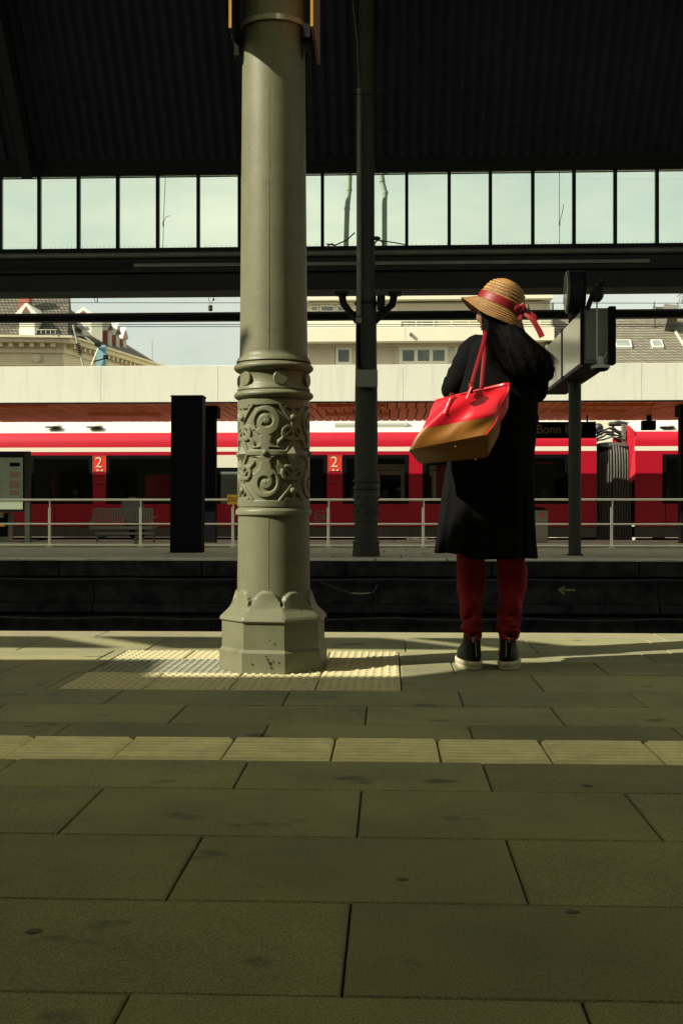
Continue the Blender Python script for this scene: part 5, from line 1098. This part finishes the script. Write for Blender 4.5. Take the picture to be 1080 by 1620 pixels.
# boots
def boot(cpx, sgn):
    c = q(cpx, 0); c.z = 0; d = Vector((-.22 * sgn, .975, 0)).normalized(); s_ = Vector((d.y, -d.x, 0))
    def ring(yb, yf_, w_, z_, n=36, lift=0):
        out = []
        for k in range(n):
            t_ = 2 * PI * k / n; L_ = (yf_ - yb) / 2; cc_ = (yf_ + yb) / 2; u = math.sin(t_); v_ = math.cos(t_); taper = 1 - .12 * u - .10 * max(0, -u)
            out.append(c + d * (cc_ + L_ * u) + s_ * w_ * taper * math.copysign(abs(v_) ** .85, v_) + Vector((0, 0, z_ + lift * max(0, u))))
        return out
    b_ = MB(); b_.loft([ring(-.058, .175, .042, .036), ring(-.060, .172, .043, .05), ring(-.058, .160, .043, .065, lift=.0), ring(-.052, .125, .040, .085), ring(-.048, .085, .037, .105), ring(-.046, .06, .036, .125), ring(-.047, .052, .037, .145), ring(-.047, .05, .037, .150), ring(-.043, .046, .034, .150), ring(-.04, .044, .033, .12)], True)
    o = obj('boot', b_, m_boot, pn, 50)
    s2 = MB(); s2.loft([ring(-.058, .185, .044, .0), ring(-.064, .19, .047, .004), ring(-.064, .19, .047, .017), ring(-.060, .187, .044, .0185)], True); s2.loft([ring(-.061, .187, .045, .0187), ring(-.066, .19, .0485, .022), ring(-.065, .188, .048, .035), ring(-.061, .182, .045, .0375)], True); obj('sole', s2, m_sole, o, 50)
    z_ = MB(); z_.tube([c - d * .0605 + Vector((0, 0, .06)), c - d * .053 + Vector((0, 0, .09)), c - d * .050 + Vector((0, 0, .147))], .0022, 6); obj('zip', z_, m_plate, o, True)
    z_ = MB(); z_.box(c.x - .004, c.x + .004, c.y - .056, c.y - .052, .118, .140, .001); obj('zip_pull', z_, m_lamp, o)
boot(746.5, 1); boot(802.5, -1)
# hair: a soft mass and many strands
hr = MB()
def hring(xl, xr, py, dep, dy, n=48):
    a, b_ = q(xl, py), q(xr, py); cx, hw = (a.x + b_.x) / 2, (b_.x - a.x) / 2
    return [Vector((cx + hw * math.cos(2 * PI * k / n) * (1 + .02 * math.sin(k * 1.7)), YPn + dy + dep * math.sin(2 * PI * k / n) * (1 + .06 * math.sin(k * 2.2 + py)), a.z)) for k in range(n)]
hr.loft([hring(772, 815, 458, .05, .0), hring(764, 828, 470, .08, -.005), hring(761, 833, 488, .098, -.01), hring(761, 834, 505, .1, -.015), hring(762, 838, 520, .1, -.03), hring(763, 846, 535, .105, -.05), hring(764, 858, 552, .10, -.07), hring(768, 867, 570, .095, -.085), hring(775, 872, 588, .085, -.09), hring(790, 870, 602, .07, -.09), hring(810, 856, 613, .045, -.085), hring(825, 845, 619, .02, -.08)], True)
hax = Vector((.42, -.10, .90)).normalized(); hc0 = q(789, 486, .0)
def under_hat(p):
    p = Vector(p); h_ = (p - hc0).dot(hax); r_ = p - hc0 - hax * h_
    lim = .088 if h_ > 0 else .088 + .055 * min(1, -h_ / .055)
    lim += 4 * max(0, -h_ - .055)
    return hc0 + hax * min(h_, .10) + (r_ * (lim / r_.length) if r_.length > lim else r_)
hr.v = [tuple(under_hat(v_)) for v_ in hr.v]
hair = obj('hair', hr, m_hair, pn, True)
rn = random.Random(3); stn = MB()
for k in range(1700):
    a_ = rn.random(); edge = rn.random() < .42
    sx = 770 + 62 * a_; ex = (768 + 104 * a_ + rn.uniform(-6, 6)) if not edge else rn.uniform(850, 886)
    if edge: sx = rn.uniform(815, 834)
    sy = rn.uniform(500, 515); ey = rn.uniform(570, 606) if not edge else rn.uniform(560, 620)
    mx_ = sx + (ex - sx) * .75 + rn.uniform(-3, 3); my = (sy + ey) / 2 - (6 if edge else 0); ph = rn.uniform(0, 6); wv_ = rn.uniform(1.5, 4.5); back = -.125 - .06 * rn.random() if not edge else rn.uniform(-.16, .02)
    pts = []
    for j in range(9):
        t_ = j / 8; x_ = (1 - t_) ** 2 * sx + 2 * t_ * (1 - t_) * mx_ + t_ ** 2 * ex + wv_ * math.sin(t_ * 13 + ph) * t_; y_ = (1 - t_) ** 2 * sy + 2 * t_ * (1 - t_) * my + t_ ** 2 * ey
        pts.append(q(x_, y_, -.09 * (1 - t_) + back * t_ - .02 * math.sin(PI * t_)))
    w_ = rn.uniform(.0005, .0015) if not edge else rn.uniform(.0003, .0009)
    vs = []
    for j, p in enumerate(pts): d = Vector((1, .4, 0)).normalized() * w_ * (1 - j / 8.5); vs += [p - d, p + d]
    stn.add(vs, [(2 * j, 2 * j + 1, 2 * j + 3, 2 * j + 2) for j in range(8)])
stn.v = [tuple(under_hat(v_)) for v_ in stn.v]
obj('strands', stn, m_hair, hair, True, kind='stuff')
# straw hat
ax = Vector((.42, -.10, .90)).normalized(); e1 = Vector((-.90, 0, .42)).normalized(); e1 = (e1 - ax * e1.dot(ax)).normalized(); e2 = ax.cross(e1); hcn = q(789, 486, .0)
def hatring(r_, h_, n=96, lift=0, oval=1.0):
    out = []
    for k in range(n):
        t_ = 2 * PI * k / n; fr_ = max(0, math.cos(t_)) ** 2; hh = h_ + lift * fr_ + (.006 * math.sin(3 * t_ + 1) * lift * 20 if lift else 0); rr2 = r_ * (1 + (.10 * fr_ if lift else 0))
        out.append(hcn + e1 * math.cos(t_) * rr2 * 1.0 + e2 * math.sin(t_) * rr2 * oval + ax * hh)
    return out
pf = [(.004, .118), (.03, .116), (.05, .109), (.068, .097), (.082, .08), (.091, .06), (.096, .038), (.099, .018), (.102, 0)]; pb = [(.102, 0), (.112, -.012), (.122, -.024), (.132, -.036), (.142, -.048), (.150, -.058)]
def dense(pf, n):
    out = []; tot = len(pf) - 1
    for i in range(n + 1):
        t_ = i / n * tot; k = min(int(t_), tot - 1); f_ = t_ - k; out.append((pf[k][0] + (pf[k + 1][0] - pf[k][0]) * f_ + (.0024 if i % 3 == 1 else 0), pf[k][1] + (pf[k + 1][1] - pf[k][1]) * f_ + (.0014 if i % 3 == 1 else 0)))
    return out
hat = MB(); rg = [hatring(a, b_) for a, b_ in dense(pf, 33)] + [hatring(a, b_, lift=.026 * (k / 18) ** 1.2 + 1e-6) for k, (a, b_) in enumerate(dense(pb, 18))]
inner = [hatring(a - .004, b_ - .003, lift=.026 * (1 - k / 10) ** 1.2 + 1e-6) for k, (a, b_) in enumerate(dense(pb[::-1], 10))] + [hatring(a - .005, b_ - .004) for a, b_ in pf[::-1]]
for i in range(len(rg) - 1): hat.cur = 1 if i % 3 == 2 else 0; hat.loft(rg[i:i + 2], i == 0)
hat.cur = 0; hat.loft([rg[-1]] + inner, False)
hat_ = obj('hat', hat, [m_straw, m_straw2], pn, 25)
rbm = MB(); rbm.loft([hatring(.1045, .001), hatring(.1045, .006), hatring(.1035, .012), hatring(.102, .024), hatring(.1005, .034), hatring(.0995, .036), hatring(.097, .034)], False); obj('hat_band', rbm, m_ribbon, hat_, True)
bw_ = MB(); bc = q(822, 500, -.075)
def ribbon(pts, w_, wd=Vector((.3, 0, .95)), th_=.0015, tw=0):
    vs = []; n_ = len(pts)
    for i, p in enumerate(pts):
        d = (pts[min(i + 1, n_ - 1)] - pts[max(i - 1, 0)]).normalized(); a_ = d.cross(Vector((0, -1, .15))).normalized(); a_ = (a_ * math.cos(tw * i) + d.cross(a_) * math.sin(tw * i)).normalized(); ww = .72 * (w_[i] if isinstance(w_, list) else w_); nn_ = d.cross(a_).normalized() * th_
        vs.append([p - a_ * ww + nn_ * 0, p + nn_ * (2 + 3 * math.sin(i)), p + a_ * ww, p - nn_ * 2])
    bw_.loft(vs, True)
ribbon([bc, bc + Vector((-.012, -.018, .012)), bc + Vector((-.024, -.022, .022)), bc + Vector((-.032, -.012, .012)), bc + Vector((-.02, -.004, -.004)), bc], [.004, .012, .014, .012, .009, .004])
ribbon([bc, bc + Vector((.012, -.016, .012)), bc + Vector((.0, -.02, .034)), bc + Vector((-.012, -.012, .03)), bc], [.004, .012, .014, .01, .004])
ribbon([bc, bc + Vector((-.006, -.016, -.02)), bc + Vector((-.016, -.02, -.032))], [.005, .01, .012])
bw_.sphere(bc, .011, 10, 8)
ribbon([q(822, 500, -.08), q(830, 505, -.09), q(837, 512, -.1), q(843, 521, -.1), q(848, 530, -.1), q(852, 539, -.1)], [.008, .013, .014, .015, .017, .018], tw=.12)
ribbon([q(822, 500, -.075), q(834, 501, -.08), q(840, 506, -.085), q(844, 513, -.08)], [.008, .014, .014, .013], tw=.2)
obj('bow', bw_, m_ribbon, hat_, 60)

# ------------------------------------------------------------------ red and brown tote bag
bgc = at(735, 680, 4.68)
bag = thing('tote_bag', 'large glossy red tote bag with brown base hanging from the woman\'s left shoulder', 'bag', bgc)
tp = [at(722, 625, 4.60), at(806, 608, 4.66), at(801, 606, 4.77), at(686, 634, 4.86)]; btm = [at(645, 712, 4.58), at(771, 687, 4.57), at(772, 724, 4.68), at(664, 734, 4.75)]
def rrect(c4, n=16, rnd_=.10):
    out = []
    for i in range(4):
        p0, p1, p2 = c4[i - 1], c4[i], c4[(i + 1) % 4]; a_ = p1.lerp(p0, rnd_); b_ = p1.lerp(p2, rnd_)
        for k in range(5): t_ = k / 4; out.append((1 - t_) ** 2 * a_ + 2 * t_ * (1 - t_) * p1 + t_ ** 2 * b_)
        nx_ = c4[(i + 1) % 4]; c_ = nx_.lerp(p1, rnd_)
        for k in range(1, n): out.append(b_.lerp(c_, k / n))
    return out
R0, R1 = rrect(btm), rrect(tp); cen = sum(tp + btm, Vector()) / 8
def bag_ring(t_, shrink=0):
    out = []
    for k, (a_, b_) in enumerate(zip(R0, R1)):
        p = a_.lerp(b_, t_); cc_ = (sum(btm, Vector()) / 4).lerp(sum(tp, Vector()) / 4, t_); d = p - cc_; d.z = 0; dn = d.normalized() if d.length > 0 else d
        bul = .017 * math.sin(PI * t_) + .014 * math.sin(t_ * 7 + k * .30) * math.sin(PI * t_) * (1 if 12 < k < 30 else .5) + .007 * math.sin(t_ * 4 - k * .45 + 1) * math.sin(PI * t_)
        p = p + dn * (bul - shrink); out.append(p)
    return out
tb_ = .385
lo_ = MB(); bot_c = sum(btm, Vector()) / 4
lo_.loft([[p.lerp(bot_c, s_) + Vector((0, 0, 0)) for p in bag_ring(0)] for s_ in (.96, .5, .08, .02)] + [bag_ring(tb_ * i / 12) for i in range(13)], False); obj('base_panel', lo_, m_bagbrown, bag, 50)
up_ = MB(); up_.loft([bag_ring(tb_ + (1 - tb_) * i / 20, -.0012 if 0 < i < 20 else .0) for i in range(21)] + [bag_ring(1 - i * .2, .005) for i in range(0, 4)], False); obj('red_panel', up_, m_bagred, bag, 50)
pi_ = MB(); pi_.tube(bag_ring(1) + [bag_ring(1)[0]], .0035, 6, False); obj('rim_piping', pi_, m_bagred, bag, True)
pi_ = MB(); pi_.tube([bag_ring(i / 14, -.001)[22] for i in range(15)], .0028, 6); obj('corner_piping', pi_, m_bagred, bag, True)
for p in ((720, 706), (728, 696.5), (752, 727)): obj('stud', MB().sphere(at(p[0], p[1], 4.585), .0032, 8, 6), m_gold, bag, True)
def strap(pts, w_=.0085):
    mb = MB(); o_, r_ = sleeve(pts, [w_] * len(pts)); o2 = o_; mb.tube(o2, [w_] * len(o2), 10, True, flat=(1, .28)); return mb
s1_ = strap([at(744, 622, 4.60), at(746, 608, 4.61), at(755, 575, 4.66), at(764, 543, 4.75), at(767.5, 526, 4.82), Vector((at(768, 523, 4.9).x, 4.94, at(768, 523, 4.9).z)), Vector((at(769, 540, 5).x, 5.05, at(769, 540, 5).z)), at(768, 600, 5.02)]); obj('strap', s1_, m_strap, bag, True)
s1_ = strap([at(761, 616, 4.68), at(762, 604, 4.685), at(765, 570, 4.72), at(767, 545, 4.77), at(768, 528, 4.83)]); obj('strap', s1_, m_strap, bag, True)
for p in ((744, 610), (714, 627)):
    c = at(p[0], p[1], 4.597); mb = MB(); mb.tube([c + Vector((.009 * math.cos(t_), -.003, .013 * math.sin(t_))) for t_ in np.linspace(0, 2 * PI, 14)], .0028, 6, False); obj('buckle_ring', mb, m_gold, bag, True)
for p0, p1 in (((744, 613), (736, 631)), ((714, 630), (704, 655))):
    mb = MB(); mb.tube([at(p0[0], p0[1], 4.592), at((p0[0] + p1[0]) / 2, (p0[1] + p1[1]) / 2, 4.585), at(p1[0], p1[1], 4.582)], .008, 8, True, flat=(1, .35)); obj('strap_tab', mb, m_bagred, bag, True)
